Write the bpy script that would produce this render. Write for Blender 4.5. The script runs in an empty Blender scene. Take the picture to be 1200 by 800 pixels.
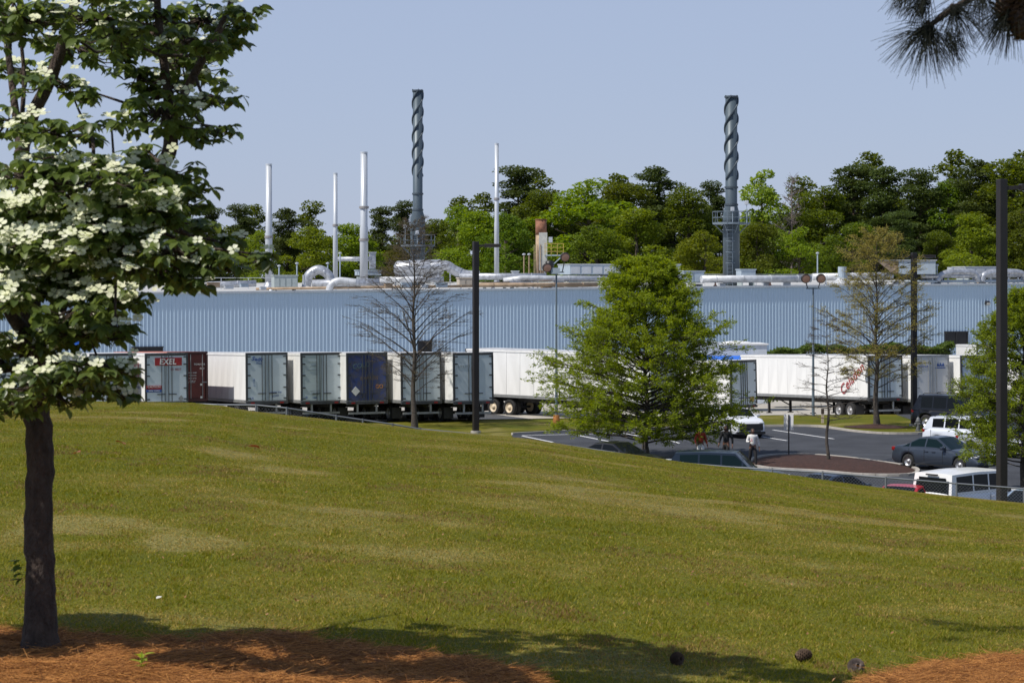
import bpy, math, random
import numpy as np
from mathutils import Vector, Matrix, Quaternion
R = math.radians
random.seed(7)
C = bpy.context.scene.collection
sc = bpy.context.scene
# ------------------------------------------------------------------ camera
F = 2600.0; CX = 600.0; HY = 325.0; EYE = 8.6          # focal length in photo pixels, horizon row, eye height
cd = bpy.data.cameras.new("camera"); cam = bpy.data.objects.new("camera", cd); C.objects.link(cam)
cam.location = (0, 0, EYE); cam.rotation_euler = (R(90), 0, 0)
cd.sensor_width = 36; cd.lens = F / 1200 * 36; cd.shift_y = -(400 - HY) / 1200
cd.clip_start = 0.5; cd.clip_end = 4000
cd.dof.use_dof = True; cd.dof.focus_distance = 75; cd.dof.aperture_fstop = 13
sc.camera = cam
# ------------------------------------------------------------------ light
TH = R(20)                                              # the factory wall runs along (cos, sin) of this
nrm = Vector((math.sin(TH), -math.cos(TH), 0)); along = Vector((math.cos(TH), math.sin(TH), 0))
Sh = (-along + nrm * 0.15).normalized(); EL = R(52)
SUN = Vector((Sh.x * math.cos(EL), Sh.y * math.cos(EL), math.sin(EL)))
ld = bpy.data.lights.new("sun", 'SUN'); sun = bpy.data.objects.new("sun", ld); C.objects.link(sun)
ld.energy = 4.6; ld.angle = R(0.55); ld.color = (1, 0.945, 0.86)
sun.rotation_euler = SUN.to_track_quat('Z', 'Y').to_euler(); sun.location = (-60, -20, 90)
w = bpy.data.worlds.new("World"); sc.world = w; w.use_nodes = True
nt = w.node_tree; bg = nt.nodes["Background"]
sky = nt.nodes.new("ShaderNodeTexSky"); sky.sky_type = 'NISHITA'; sky.sun_disc = False
sky.sun_elevation = EL; sky.sun_rotation = math.atan2(Sh.x, Sh.y)
sky.altitude = 0; sky.air_density = 1.0; sky.dust_density = 0.4; sky.ozone_density = 3.0
BGS = 0.10                                              # thin even haze veil over the clear sky
veil = nt.nodes.new("ShaderNodeMix"); veil.data_type = 'RGBA'; veil.inputs[0].default_value = 0.76
veil.inputs[7].default_value = (0.425 / BGS, 0.498 / BGS, 0.70 / BGS, 1)
wtc = nt.nodes.new("ShaderNodeTexCoord"); wsx = nt.nodes.new("ShaderNodeSeparateXYZ"); wmr = nt.nodes.new("ShaderNodeMapRange")
nt.links.new(wtc.outputs["Generated"], wsx.inputs[0]); nt.links.new(wsx.outputs[2], wmr.inputs[0]); wmr.interpolation_type = 'SMOOTHSTEP'
wmr.inputs[1].default_value = 0.05; wmr.inputs[2].default_value = 0.75; wmr.inputs[3].default_value = 0.78; wmr.inputs[4].default_value = 0.18   # the haze thins with height
nt.links.new(wmr.outputs[0], veil.inputs[0]); nt.links.new(sky.outputs[0], veil.inputs[6]); nt.links.new(veil.outputs[2], bg.inputs[0]); bg.inputs[1].default_value = BGS
sc.view_settings.view_transform = 'Standard'; sc.view_settings.look = 'None'
sc.view_settings.gamma = 1; sc.view_settings.exposure = 0.0
sc.cycles.max_bounces = 6; sc.cycles.transparent_max_bounces = 6
sc.cycles.use_adaptive_sampling = True

# ------------------------------------------------------------------ helpers
def P(px, py, Y): return Vector(((px - CX) * Y / F, Y, EYE - (py - HY) * Y / F))
def lerp(a, b, t): return a + (b - a) * t
def N(o, x): return o.inputs[x]
MATS = {}
def mat(name, col, rough=0.6, metal=0.0, var=0.12, vscale=3.0, bump=0.0, bscale=30.0, spec=0.5, streak=None, emit=None, coat=0.0, dirt=None):
    """Principled with fine noise variation of the base colour, optional bump and vertical streaks."""
    if name in MATS: return MATS[name]
    m = bpy.data.materials.new(name); m.use_nodes = True; t = m.node_tree; b = t.nodes["Principled BSDF"]
    b.inputs["Roughness"].default_value = rough; b.inputs["Metallic"].default_value = metal
    b.inputs["Specular IOR Level"].default_value = spec; b.inputs["Coat Weight"].default_value = coat
    tc = t.nodes.new("ShaderNodeTexCoord"); mp = t.nodes.new("ShaderNodeMapping")
    t.links.new(tc.outputs["Object"], mp.inputs[0])
    if streak: mp.inputs["Scale"].default_value = streak
    n = t.nodes.new("ShaderNodeTexNoise"); n.inputs["Scale"].default_value = vscale; n.inputs["Detail"].default_value = 6
    t.links.new(mp.outputs[0], n.inputs["Vector"])
    r = t.nodes.new("ShaderNodeValToRGB"); r.color_ramp.elements[0].position = 0.3; r.color_ramp.elements[1].position = 0.7
    c2 = dirt if dirt else tuple(c * (1 - var) for c in col)
    r.color_ramp.elements[0].color = (*c2, 1); r.color_ramp.elements[1].color = (*[min(1, c * (1 + var * 0.5)) for c in col], 1)
    t.links.new(n.outputs["Fac"], r.inputs[0]); t.links.new(r.outputs[0], b.inputs["Base Color"])
    if bump:
        n2 = t.nodes.new("ShaderNodeTexNoise"); n2.inputs["Scale"].default_value = bscale; n2.inputs["Detail"].default_value = 5
        t.links.new(mp.outputs[0], n2.inputs["Vector"])
        bp = t.nodes.new("ShaderNodeBump"); bp.inputs["Strength"].default_value = bump; bp.inputs["Distance"].default_value = 0.05
        t.links.new(n2.outputs["Fac"], bp.inputs["Height"]); t.links.new(bp.outputs[0], b.inputs["Normal"])
    if emit:
        b.inputs["Emission Color"].default_value = (*emit, 1); b.inputs["Emission Strength"].default_value = 1
    MATS[name] = m; return m
def foliage(name, c1, c2, trans=0.35, rough=0.55, gloss=0.25, objvar=0.0, back=None):
    m = bpy.data.materials.new(name); m.use_nodes = True; t = m.node_tree; b = t.nodes["Principled BSDF"]
    out = t.nodes["Material Output"]
    g = t.nodes.new("ShaderNodeNewGeometry"); mx = t.nodes.new("ShaderNodeMix"); mx.data_type = 'RGBA'
    mx.inputs[6].default_value = (*c1, 1); mx.inputs[7].default_value = (*c2, 1)
    t.links.new(g.outputs["Random Per Island"], mx.inputs[0])
    col = mx.outputs[2]
    oi = t.nodes.new("ShaderNodeObjectInfo")
    if objvar:
        hs = t.nodes.new("ShaderNodeHueSaturation")
        ma = t.nodes.new("ShaderNodeMapRange"); ma.inputs[3].default_value = 0.5 - objvar * 0.12; ma.inputs[4].default_value = 0.5 + objvar * 0.07
        mb = t.nodes.new("ShaderNodeMapRange"); mb.inputs[3].default_value = 1 - objvar * 1.2; mb.inputs[4].default_value = 1 + objvar
        t.links.new(oi.outputs["Random"], ma.inputs[0]); t.links.new(oi.outputs["Random"], mb.inputs[0])
        t.links.new(ma.outputs[0], hs.inputs["Hue"]); t.links.new(mb.outputs[0], hs.inputs["Value"])
        t.links.new(col, hs.inputs["Color"]); col = hs.outputs[0]
    t.links.new(col, b.inputs["Base Color"]); b.inputs["Roughness"].default_value = rough; b.inputs["Specular IOR Level"].default_value = gloss
    tr = t.nodes.new("ShaderNodeBsdfTranslucent"); hs2 = t.nodes.new("ShaderNodeHueSaturation")
    hs2.inputs["Hue"].default_value = 0.485; hs2.inputs["Saturation"].default_value = 1.1; hs2.inputs["Value"].default_value = 1.7
    t.links.new(col, hs2.inputs["Color"]); t.links.new(hs2.outputs[0], tr.inputs[0])
    ms = t.nodes.new("ShaderNodeMixShader"); ms.inputs[0].default_value = trans
    t.links.new(b.outputs[0], ms.inputs[1]); t.links.new(tr.outputs[0], ms.inputs[2]); t.links.new(ms.outputs[0], out.inputs[0])
    MATS[name] = m; return m

def link(o, parent=None):
    C.objects.link(o)
    if parent: o.parent = parent
    return o
def tag(o, label=None, cat=None, group=None, kind=None):
    if label: o["label"] = label
    if cat: o["category"] = cat
    if group: o["group"] = group
    if kind: o["kind"] = kind
    return o
def empty(name, loc=(0, 0, 0), rz=0.0, label=None, cat=None, group=None):
    o = bpy.data.objects.new(name, None); C.objects.link(o); o.location = loc; o.rotation_euler = (0, 0, rz); o.empty_display_size = 0.3
    return tag(o, label, cat, group)
def np_mesh(name, V, Fc, m=None, smooth=False, parent=None, mi=None):
    V = np.asarray(V, dtype=np.float32); Fc = np.asarray(Fc, dtype=np.int32)
    me = bpy.data.meshes.new(name); k = Fc.shape[1]; nF = len(Fc)
    me.vertices.add(len(V)); me.vertices.foreach_set("co", V.ravel())
    me.loops.add(nF * k); me.loops.foreach_set("vertex_index", Fc.ravel())
    me.polygons.add(nF); me.polygons.foreach_set("loop_start", np.arange(0, nF * k, k, dtype=np.int32))
    me.polygons.foreach_set("loop_total", np.full(nF, k, dtype=np.int32))
    if smooth: me.polygons.foreach_set("use_smooth", np.ones(nF, dtype=bool))
    me.update(calc_edges=True)
    if m:
        for x in (m if isinstance(m, (list, tuple)) else [m]): me.materials.append(x)
    if mi is not None: me.polygons.foreach_set("material_index", np.asarray(mi, dtype=np.int32))
    o = bpy.data.objects.new(name, me); return link(o, parent)
class MB:
    def __init__(s): s.v = []; s.f = []
    def add(s, vs, fs):
        n = len(s.v); s.v += [tuple(v) for v in vs]; s.f += [tuple(i + n for i in f) for f in fs]; return s
    def box(s, c, d, rz=0.0, rot=None):
        M = rot if rot else Matrix.Rotation(rz, 3, 'Z'); c = Vector(c)
        vs = [c + M @ Vector((x * d[0] / 2, y * d[1] / 2, z * d[2] / 2)) for x in (-1, 1) for y in (-1, 1) for z in (-1, 1)]
        return s.add(vs, [(0, 1, 3, 2), (4, 6, 7, 5), (0, 4, 5, 1), (2, 3, 7, 6), (0, 2, 6, 4), (1, 5, 7, 3)])
    def bar(s, a, b, wd, h=None):
        a = Vector(a); b = Vector(b); d = b - a; L = d.length
        if L < 1e-6: return s
        q = d.to_track_quat('X', 'Z').to_matrix()
        return s.box((a + b) / 2, (L, wd, h or wd), rot=q)
    def tube(s, pts, rs, k=8, cap=True):
        pts = [Vector(p) for p in pts]
        if not isinstance(rs, (list, tuple)): rs = [rs] * len(pts)
        n0 = len(s.v); ref = None
        for i, p in enumerate(pts):
            d = (pts[min(i + 1, len(pts) - 1)] - pts[max(i - 1, 0)]).normalized()
            if ref is None:
                ref = Vector((1, 0, 0)) if abs(d.x) < 0.8 else Vector((0, 1, 0))
            u = (ref - d * ref.dot(d)).normalized(); v = d.cross(u); ref = u
            for j in range(k):
                a = 2 * math.pi * j / k; s.v.append(tuple(p + (u * math.cos(a) + v * math.sin(a)) * rs[i]))
        for i in range(len(pts) - 1):
            for j in range(k):
                a = n0 + i * k + j; b = n0 + i * k + (j + 1) % k; s.f.append((a, b, b + k, a + k))
        if cap:
            s.f.append(tuple(n0 + j for j in reversed(range(k)))); s.f.append(tuple(n0 + (len(pts) - 1) * k + j for j in range(k)))
        return s
    def cyl(s, a, b, r0, r1=None, k=12): return s.tube([a, b], [r0, r0 if r1 is None else r1], k)
    def lathe(s, c, prof, k=16, axis='Z'):
        n0 = len(s.v); c = Vector(c)
        for r, z in prof:
            for j in range(k):
                a = 2 * math.pi * j / k
                v = Vector((r * math.cos(a), r * math.sin(a), z)) if axis == 'Z' else Vector((r * math.cos(a), z, r * math.sin(a))) if axis == 'Y' else Vector((z, r * math.cos(a), r * math.sin(a)))
                s.v.append(tuple(c + v))
        for i in range(len(prof) - 1):
            for j in range(k):
                a = n0 + i * k + j; b = n0 + i * k + (j + 1) % k; s.f.append((a, b, b + k, a + k))
        return s
    def prism(s, poly, z0, z1):
        k = len(poly); vs = [(x, y, z0) for x, y in poly] + [(x, y, z1) for x, y in poly]
        return s.add(vs, [tuple(reversed(range(k))), tuple(range(k, 2 * k))] + [(i, (i + 1) % k, (i + 1) % k + k, i + k) for i in range(k)])
    def build(s, name, m, parent=None, smooth=False, bevel=0.0, loc=None, rz=0.0):
        me = bpy.data.meshes.new(name); me.from_pydata(s.v, [], s.f)
        me.materials.append(m)
        if smooth:
            for p in me.polygons: p.use_smooth = len(p.vertices) <= 4
        me.update(); o = bpy.data.objects.new(name, me); link(o, parent)
        if loc is not None: o.location = loc
        o.rotation_euler = (0, 0, rz)
        if bevel:
            b = o.modifiers.new("bevel", 'BEVEL'); b.width = bevel; b.segments = 2; b.limit_method = 'ANGLE'
        return o
def dup(o, parent=None, loc=None):
    c = o.copy(); C.objects.link(c)
    if parent: c.parent = parent
    if loc is not None: c.location = loc
    return c
def text(body, size, m, parent, loc, rot, depth=0.004, name="lettering", shear=0.0, align='CENTER', bold=0.0):
    cu = bpy.data.curves.new(name, 'FONT'); cu.body = body; cu.size = size; cu.extrude = depth; cu.align_x = align; cu.align_y = 'CENTER'; cu.shear = shear; cu.offset = bold
    cu.materials.append(m); o = bpy.data.objects.new(name, cu); link(o, parent); o.location = loc; o.rotation_euler = rot; return o
rng = np.random.default_rng(11)
def unit(a): return a / (np.linalg.norm(a, axis=-1, keepdims=True) + 1e-9)
def seg_mesh(segs, k=4):
    """segs rows: x0 y0 z0 x1 y1 z1 r0 r1 -> prisms"""
    S = np.asarray(segs, dtype=np.float64); p0 = S[:, :3]; p1 = S[:, 3:6]; d = unit(p1 - p0)
    ref = np.where(np.abs(d[:, 2:3]) < 0.9, np.array([[0, 0, 1.0]]), np.array([[1.0, 0, 0]]))
    u = unit(np.cross(d, ref)); v = np.cross(d, u); rings = []
    for p, r in ((p0, S[:, 6:7]), (p1, S[:, 7:8])):
        for j in range(k):
            a = 2 * math.pi * j / k; rings.append(p + (u * math.cos(a) + v * math.sin(a)) * r)
    V = np.stack(rings, 1).reshape(-1, 3); n = len(S); base = (np.arange(n) * 2 * k)[:, None]
    Fc = np.concatenate([base + np.array([[j, (j + 1) % k, (j + 1) % k + k, j + k]]) for j in range(k)], 0)
    return V, Fc
def leaf_cloud(Pt, size, updir=0.5, aspect=0.5, droop=0.0, dirs=None):
    """diamond leaves at points; size array"""
    n = len(Pt); size = np.broadcast_to(np.asarray(size, dtype=float), (n,))[:, None]
    if dirs is None: dirs = rng.normal(size=(n, 3)); dirs[:, 2] = dirs[:, 2] * 0.5 - droop
    d = unit(dirs); nn = rng.normal(size=(n, 3)) * (1 - updir); nn[:, 2] += updir * 1.5
    b = unit(np.cross(nn, d)); nn = np.cross(d, b)
    V = np.stack([Pt, Pt + d * size * 0.45 + b * size * aspect * 0.5 + nn * size * .05, Pt + d * size, Pt + d * size * 0.45 - b * size * aspect * 0.5 + nn * size * .05], 1).reshape(-1, 3)
    Fc = np.arange(n * 4).reshape(n, 4)
    return V, Fc

# ------------------------------------------------------------------ terrain
CR = np.array([(-900, 462), (-200, 466), (0, 469), (150, 470.5), (225, 472), (262, 476), (290, 481.5), (335, 486.5), (394, 493), (440, 497.5), (490, 503), (557, 508), (620, 513.5), (700, 526.5), (750, 533), (800, 541), (900, 552.5), (1000, 567), (1100, 578.5), (1200, 588.5), (1400, 606), (2200, 640)], dtype=float)
DC = 45.0
def sm(t): t = np.clip(t, 0, 1); return t * t * (3 - 2 * t)
_nr = np.random.default_rng(5)
_NW = [( _nr.uniform(0, 6.28), _nr.uniform(0, 6.28)) for _ in range(40)]
def fnoise(X, Y, sx, sy, o=0):   # smooth pseudo noise, about -1..1
    X = X * sx; Y = Y * sy; s = 0
    for i in range(7):
        a, p = _NW[(o + i) % 40]; f = 1.0 + .55 * i
        s = s + np.sin((X * math.cos(a) + Y * math.sin(a)) * f + p + 1.3 * np.sin((X * math.sin(a) - Y * math.cos(a)) * f * .7 + p * 2)) / (1 + .35 * i)
    return s / 2.6
def dryness(X, Y):               # 0 lush .. 1 straw coloured
    v = .5 * fnoise(X, Y, .35, .22) + .45 * fnoise(X, Y, 1.1, .8, 9) + .3 * fnoise(X, Y, 3.1, 2.4, 17)
    p = np.clip((fnoise(X, Y, .55, .5, 26) - .45) / .35, 0, 1) * np.clip(.6 + .6 * fnoise(X, Y, 2.6, 2.2, 3), 0, 1)
    st_ = .10 * np.sin((Y * .9 - X * .3) * 1.25 + 2.2 * fnoise(X, Y, .15, .15, 12)) + .07 * np.sin((Y * .55 + X * .5) * 2.1 + 2 * fnoise(X, Y, .2, .2, 6))
    return np.clip(.45 + .5 * v + .75 * p + st_, 0, 1)
def court_edge(X): return np.interp(X, [-200, -40, -8, 3, 16, 26, 50, 200], [118, 121, 132, 134.5, 138.5, 139.5, 143, 170])
def ground(X, Y):
    X = np.asarray(X, float); Y = np.asarray(Y, float)
    Ys = np.maximum(Y, 8.0); px = CX + X / Ys * F
    yc = np.interp(px, CR[:, 0], CR[:, 1]); m = (yc - HY) / F; zc = EYE - m * DC
    z0 = 6.845 - 0.035 * (X + 2)
    z0 = np.where(Y < 8, 6.845 - 0.035 * (np.clip(X, -20, 20) + 2), 6.845 - 0.035 * (np.clip(X, -20, 20) + 2))
    t = np.clip((Y - 8) / (DC - 8), 0, 1)
    z = z0 + (zc - z0) * t ** 1.35
    dy = np.maximum(Y - DC, 0)
    zf = zc - m * dy - 0.0068 * dy * dy
    zf = np.where(zf > 1.0, zf, np.exp(np.clip(zf - 1.0, -60, 0)))
    zf = np.where(zf < 0.02, 0.0, zf)
    z = np.where(Y > DC, zf, z)
    und = 0.02 * np.sin(X * 0.7 + Y * 0.23) + 0.025 * np.sin(Y * 0.41 - X * 0.2) 
    z = z + und * np.where(Y < DC + 8, np.clip((Y - 9) / 20, 0, 1) * np.clip((DC + 8 - Y) / 25, 0, 1), 0)
    ce = court_edge(X)
    z = z - 0.85 * sm((X - 6) / 10) * sm((Y - ce) / 2.5) - 0.03 * np.clip(Y - ce - 6, 0, 34)
    return z
def g1(x, y): return float(ground(np.array([x]), np.array([y]))[0])
def on_ground(px, py, z=0.0):
    Y = F * (EYE - z) / (py - HY); return ((px - CX) * Y / F, Y)
Yr = np.concatenate([np.linspace(-30, 7, 12), np.linspace(7.5, 20, 70), np.linspace(20.4, 62, 110), np.linspace(62.5, 100, 60), np.linspace(101, 130, 30), np.linspace(130.5, 152, 50), np.linspace(156, 320, 30), np.array([400, 600, 1000, 2000, 3500])])
U = np.concatenate([np.linspace(-2.5, -0.4, 14), np.linspace(-0.38, 0.38, 160), np.linspace(0.4, 2.5, 14)])
XX = U[None, :] * np.maximum(Yr, 8)[:, None]; YY = np.repeat(Yr[:, None], len(U), 1)
ZZ = ground(XX, YY)
nu = len(U); idx = np.arange(len(Yr) * nu).reshape(len(Yr), nu)
Fg = np.stack([idx[:-1, :-1], idx[:-1, 1:], idx[1:, 1:], idx[1:, :-1]], -1).reshape(-1, 4)
def grass_mat():
    m = bpy.data.materials.new("lawn"); m.use_nodes = True; t = m.node_tree; b = t.nodes["Principled BSDF"]
    b.inputs["Roughness"].default_value = 0.9; b.inputs["Specular IOR Level"].default_value = 0.1
    tc = t.nodes.new("ShaderNodeTexCoord")
    def noise(scale, det, mscale=(1, 1, 1), dist=0.0):
        mp = t.nodes.new("ShaderNodeMapping"); mp.inputs["Scale"].default_value = mscale; t.links.new(tc.outputs["Object"], mp.inputs[0])
        n = t.nodes.new("ShaderNodeTexNoise"); n.inputs["Scale"].default_value = scale; n.inputs["Detail"].default_value = det; n.inputs["Distortion"].default_value = dist
        t.links.new(mp.outputs[0], n.inputs["Vector"]); return n.outputs["Fac"]
    def ramp(s, a, b_, c0=(0, 0, 0), c1=(1, 1, 1)):
        r = t.nodes.new("ShaderNodeValToRGB"); r.color_ramp.elements[0].position = a; r.color_ramp.elements[1].position = b_
        r.color_ramp.elements[0].color = (*c0, 1); r.color_ramp.elements[1].color = (*c1, 1); t.links.new(s, r.inputs[0]); return r.outputs[0]
    def mix(f, a, c, fac=1.0):
        mx = t.nodes.new("ShaderNodeMix"); mx.data_type = 'RGBA'
        if f is not None:
            mu = t.nodes.new("ShaderNodeMath"); mu.operation = 'MULTIPLY'; mu.inputs[1].default_value = fac; t.links.new(f, mu.inputs[0]); t.links.new(mu.outputs[0], mx.inputs[0])
        else: mx.inputs[0].default_value = fac
        for k, v in ((6, a), (7, c)):
            if isinstance(v, tuple): mx.inputs[k].default_value = (*v, 1)
            else: t.links.new(v, mx.inputs[k])
        return mx.outputs[2]
    an = t.nodes.new("ShaderNodeAttribute"); an.attribute_name = "dry"; dry = an.outputs["Fac"]
    c = mix(ramp(dry, 0.25, 0.6), (0.12, 0.128, 0.005), (0.225, 0.185, 0.017))
    c = mix(ramp(dry, 0.62, 0.85), c, (0.38, 0.30, 0.11), 0.9)
    c = mix(ramp(noise(1.3, 5), 0.52, 0.72), c, (0.20, 0.12, 0.035), 0.6)
    c = mix(ramp(noise(9, 4), 0.35, 0.65), c, (0.075, 0.10, 0.012), 0.35)
    c = mix(ramp(noise(55, 3), 0.3, 0.7), (0.07, 0.085, 0.012), c, 1.0)
    t.links.new(c, b.inputs["Base Color"])
    bp = t.nodes.new("ShaderNodeBump"); bp.inputs["Strength"].default_value = 0.7; bp.inputs["Distance"].default_value = 0.06
    t.links.new(noise(26, 5), bp.inputs["Height"]); t.links.new(bp.outputs[0], b.inputs["Normal"])
    return m

LAWN = grass_mat()
go = np_mesh("ground", np.stack([XX, YY, ZZ], -1).reshape(-1, 3), Fg, LAWN, smooth=True); tag(go, kind="structure")
at_ = go.data.attributes.new("dry", 'FLOAT', 'POINT'); at_.data.foreach_set("value", dryness(XX, YY).ravel().astype(np.float32))

asphalt = mat("asphalt", (0.058, 0.062, 0.072), 0.9, var=0.3, vscale=0.5, bump=0.3, bscale=40, spec=0.2)
concrete = mat("concrete", (0.42, 0.39, 0.34), 0.85, var=0.22, vscale=0.6, bump=0.2)
kerbm = mat("kerb concrete", (0.42, 0.39, 0.35), 0.85, var=0.25, vscale=2)
linem = mat("road paint", (0.8, 0.8, 0.8), 0.7, var=0.15, vscale=4)
mulchm = mat("dark mulch", (0.055, 0.022, 0.014), 0.95, var=0.6, vscale=7, bump=1.0, bscale=18)
def sheet(name, rows, m, lift, kind="structure"):
    """rows: list of rows of (x,y)"""
    A = np.array(rows, float); nr, ncol, _ = A.shape; z = ground(A[..., 0], A[..., 1]) + lift
    V = np.concatenate([A, z[..., None]], -1).reshape(-1, 3); ix = np.arange(nr * ncol).reshape(nr, ncol)
    Fq = np.stack([ix[:-1, :-1], ix[:-1, 1:], ix[1:, 1:], ix[1:, :-1]], -1).reshape(-1, 4)
    o = np_mesh(name, V, Fq, m); 
    if kind: tag(o, kind=kind)
    return o
xs = np.linspace(-120, 140, 180)
sheet("truck_yard", [[(x, float(court_edge(x)) + 0.4 + dy) for x in xs] for dy in list(np.linspace(0, 6, 14)) + [12, 25, 50, 100, 180]], concrete, 0.05)
# parking lot far boundary (top of the asphalt) traced on the flat lot
far_px = [(600, 509.5), (650, 507), (700, 505), (780, 502.5), (860, 500.5), (950, 500), (975, 502.5), (1000, 506), (1035, 508.8), (1075, 509), (1100, 507)]
far = [on_ground(a, b) for a, b in far_px] + [(60, 126)]
fx = np.array([p[0] for p in far]); fy = np.array([p[1] for p in far])
xs2 = np.linspace(fx[0], 60, 90)
rows = []
for t in np.linspace(0, 1, 24):
    rows.append([(x, lerp(float(np.interp(x, [0, 3, 10, 20, 60], [120, 84, 76, 72, 68])), float(np.interp(x, fx, fy)), t)) for x in xs2])
sheet("parking_lot", rows, asphalt, 0.02)
sheet("driveway", [[(x, float(np.interp(x, fx, fy)) + 0.1 + dy) for x in np.linspace(24.1, 60, 30)] for dy in (0, 6, 12, 16.5)], asphalt, 0.016)
def kerb(pts, name="kerb", wd=0.17, h=0.13):
    mb = MB()
    for a, b in zip(pts[:-1], pts[1:]):
        za = g1(*a) + h / 2; zb = g1(*b) + h / 2; mb.bar((a[0], a[1], za), (b[0], b[1], zb), wd, h)
    o = mb.build(name, kerbm); tag(o, kind="structure"); return o
def smooth_pts(pts, n=6):
    out = []
    for i in range(len(pts) - 1):
        p0 = pts[max(i - 1, 0)]; p1 = pts[i]; p2 = pts[i + 1]; p3 = pts[min(i + 2, len(pts) - 1)]
        for k in range(n):
            t = k / n
            out.append(tuple(0.5 * ((2 * p1[j]) + (-p0[j] + p2[j]) * t + (2 * p0[j] - 5 * p1[j] + 4 * p2[j] - p3[j]) * t * t + (-p0[j] + 3 * p1[j] - 3 * p2[j] + p3[j]) * t ** 3) for j in range(len(p1))))
    return out + [pts[-1]]
kerb(smooth_pts(far[:-1], 5))
# mulch island with kerb in the lot
isl = [on_ground(a, b) for a, b in [(878, 545.5), (886, 539), (905, 535.5), (935, 534.5), (975, 536.5), (1020, 541.5), (1062, 548), (1072, 553), (1060, 557), (1010, 557), (960, 553), (905, 550)]]
isl_s = smooth_pts(isl + [isl[0]], 4)[:-1]
mb = MB(); cx = sum(p[0] for p in isl_s) / len(isl_s); cy = sum(p[1] for p in isl_s) / len(isl_s)
vs = [(cx, cy, 0.25)]; nring = len(isl_s)
for f_, z_ in ((0.5, 0.23), (0.8, 0.17), (0.93, 0.12), (1.0, 0.05)):
    vs += [(cx + (x - cx) * f_, cy + (y - cy) * f_, z_ + 0.02 * random.random()) for x, y in isl_s]
fs = [(0, 1 + (i + 1) % nring, 1 + i) for i in range(nring)]
for r_ in range(3):
    a = 1 + r_ * nring
    fs += [(a + i, a + (i + 1) % nring, a + nring + (i + 1) % nring, a + nring + i) for i in range(nring)]
o = mb.add(vs, fs).build("mulch_island", mulchm, smooth=True); tag(o, kind="structure")
kerb([(cx + (x - cx) * 1.03, cy + (y - cy) * 1.06) for x, y in isl_s + [isl_s[0]]])
# painted bay lines
for (a, b, c, d) in [(893, 512, 922, 516.5), (906, 504, 977, 514.5), (1002, 537.2, 1052, 544.6), (612, 511, 648, 518.5), (676, 510, 716, 518), (730, 507.5, 748, 511), (776, 514, 796, 519.5), (640, 520, 700, 534)]:
    p = on_ground(a, b); q = on_ground(c, d); mb = MB(); mb.bar((p[0], p[1], 0.025), (q[0], q[1], 0.025), 0.13, 0.004); tag(mb.build("bay_line", linem), kind="structure")
p = on_ground(612, 510.6); q = on_ground(760, 507)
tag(MB().bar((p[0], p[1], 0.026), (q[0], q[1], 0.026), 0.12, 0.004).build("bay_line", linem), kind="structure")

# ------------------------------------------------------------------ factory
wallm = mat("blue grey wall paint", (0.45, 0.59, 0.73), 0.33, var=0.05, vscale=0.5, streak=(3, 3, 0.3), spec=0.5)
eavem = mat("pale eave trim", (0.45, 0.5, 0.55), 0.5, var=0.1)
roofm = mat("factory roof membrane", (0.50, 0.50, 0.49), 0.8, var=0.3, vscale=0.15)
W0 = Vector((0, 186, 0))
def wallp(l, off=0.0): return W0 + along * l + nrm * off       # l metres along the wall, off metres out from it
def eave(l): return 7.58 + 0.0083 * l
fac = empty("factory_building", W0, TH, "long low factory clad in blue grey ribbed metal behind the row of trailers", "factory")
L0, L1 = -92.0, 92.0
# ribbed panel, three ribs, 0.914 m wide, top at z=0
pv = []; prof = []
for k in range(3):
    x0 = k * 0.3048
    prof += [(x0, 0), (x0 + 0.14, 0), (x0 + 0.205, 0.05), (x0 + 0.262, 0.05)]
prof += [(0.9144, 0)]
V = []; 
for zz in (0.0, -9.2): V += [(x, -y, zz) for x, y in prof]
npf = len(prof); Fp = [(i, i + 1, i + 1 + npf, i + npf) for i in range(npf - 1)]
panel = np_mesh("wall_panel", V, Fp, wallm, parent=fac)
k = 0; l = L0
while l < L1:
    o = panel if k == 0 else dup(panel, fac)
    o.location = (l, -0.01, eave(l) - 0.02); o.rotation_euler = (0, 0, R(random.uniform(-0.35, 0.35))); l += 0.9144 + 0.002; k += 1
mb = MB()
for a in np.arange(L0, L1, 6.1): mb.bar((a, -0.085, eave(a) + 0.03), (a + 6.08, -0.085, eave(a + 6.1) + 0.03), 0.23, 0.16)
mb.build("eave_trim", eavem, fac)
v = [(L0, 0.1, eave(L0) - 0.0), (L1, 0.1, eave(L1)), (L1, 95, eave(L1) + 0.35), (L0, 95, eave(L0) + 0.35)]
MB().add(v + [(x, y, 0) for x, y, z in v], [(0, 1, 2, 3), (4, 7, 6, 5), (0, 4, 5, 1), (1, 5, 6, 2), (2, 6, 7, 3), (3, 7, 4, 0)]).build("roof", roofm, fac)
def lw(px): # wall coordinate under photo column
    u = (px - CX) / F; return 186 * u / (math.cos(TH) - u * math.sin(TH))
darkm = mat("dark opening", (0.012, 0.013, 0.016), 0.5)
blackm = mat("black metal", (0.02, 0.02, 0.022), 0.45, var=0.2)
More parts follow.
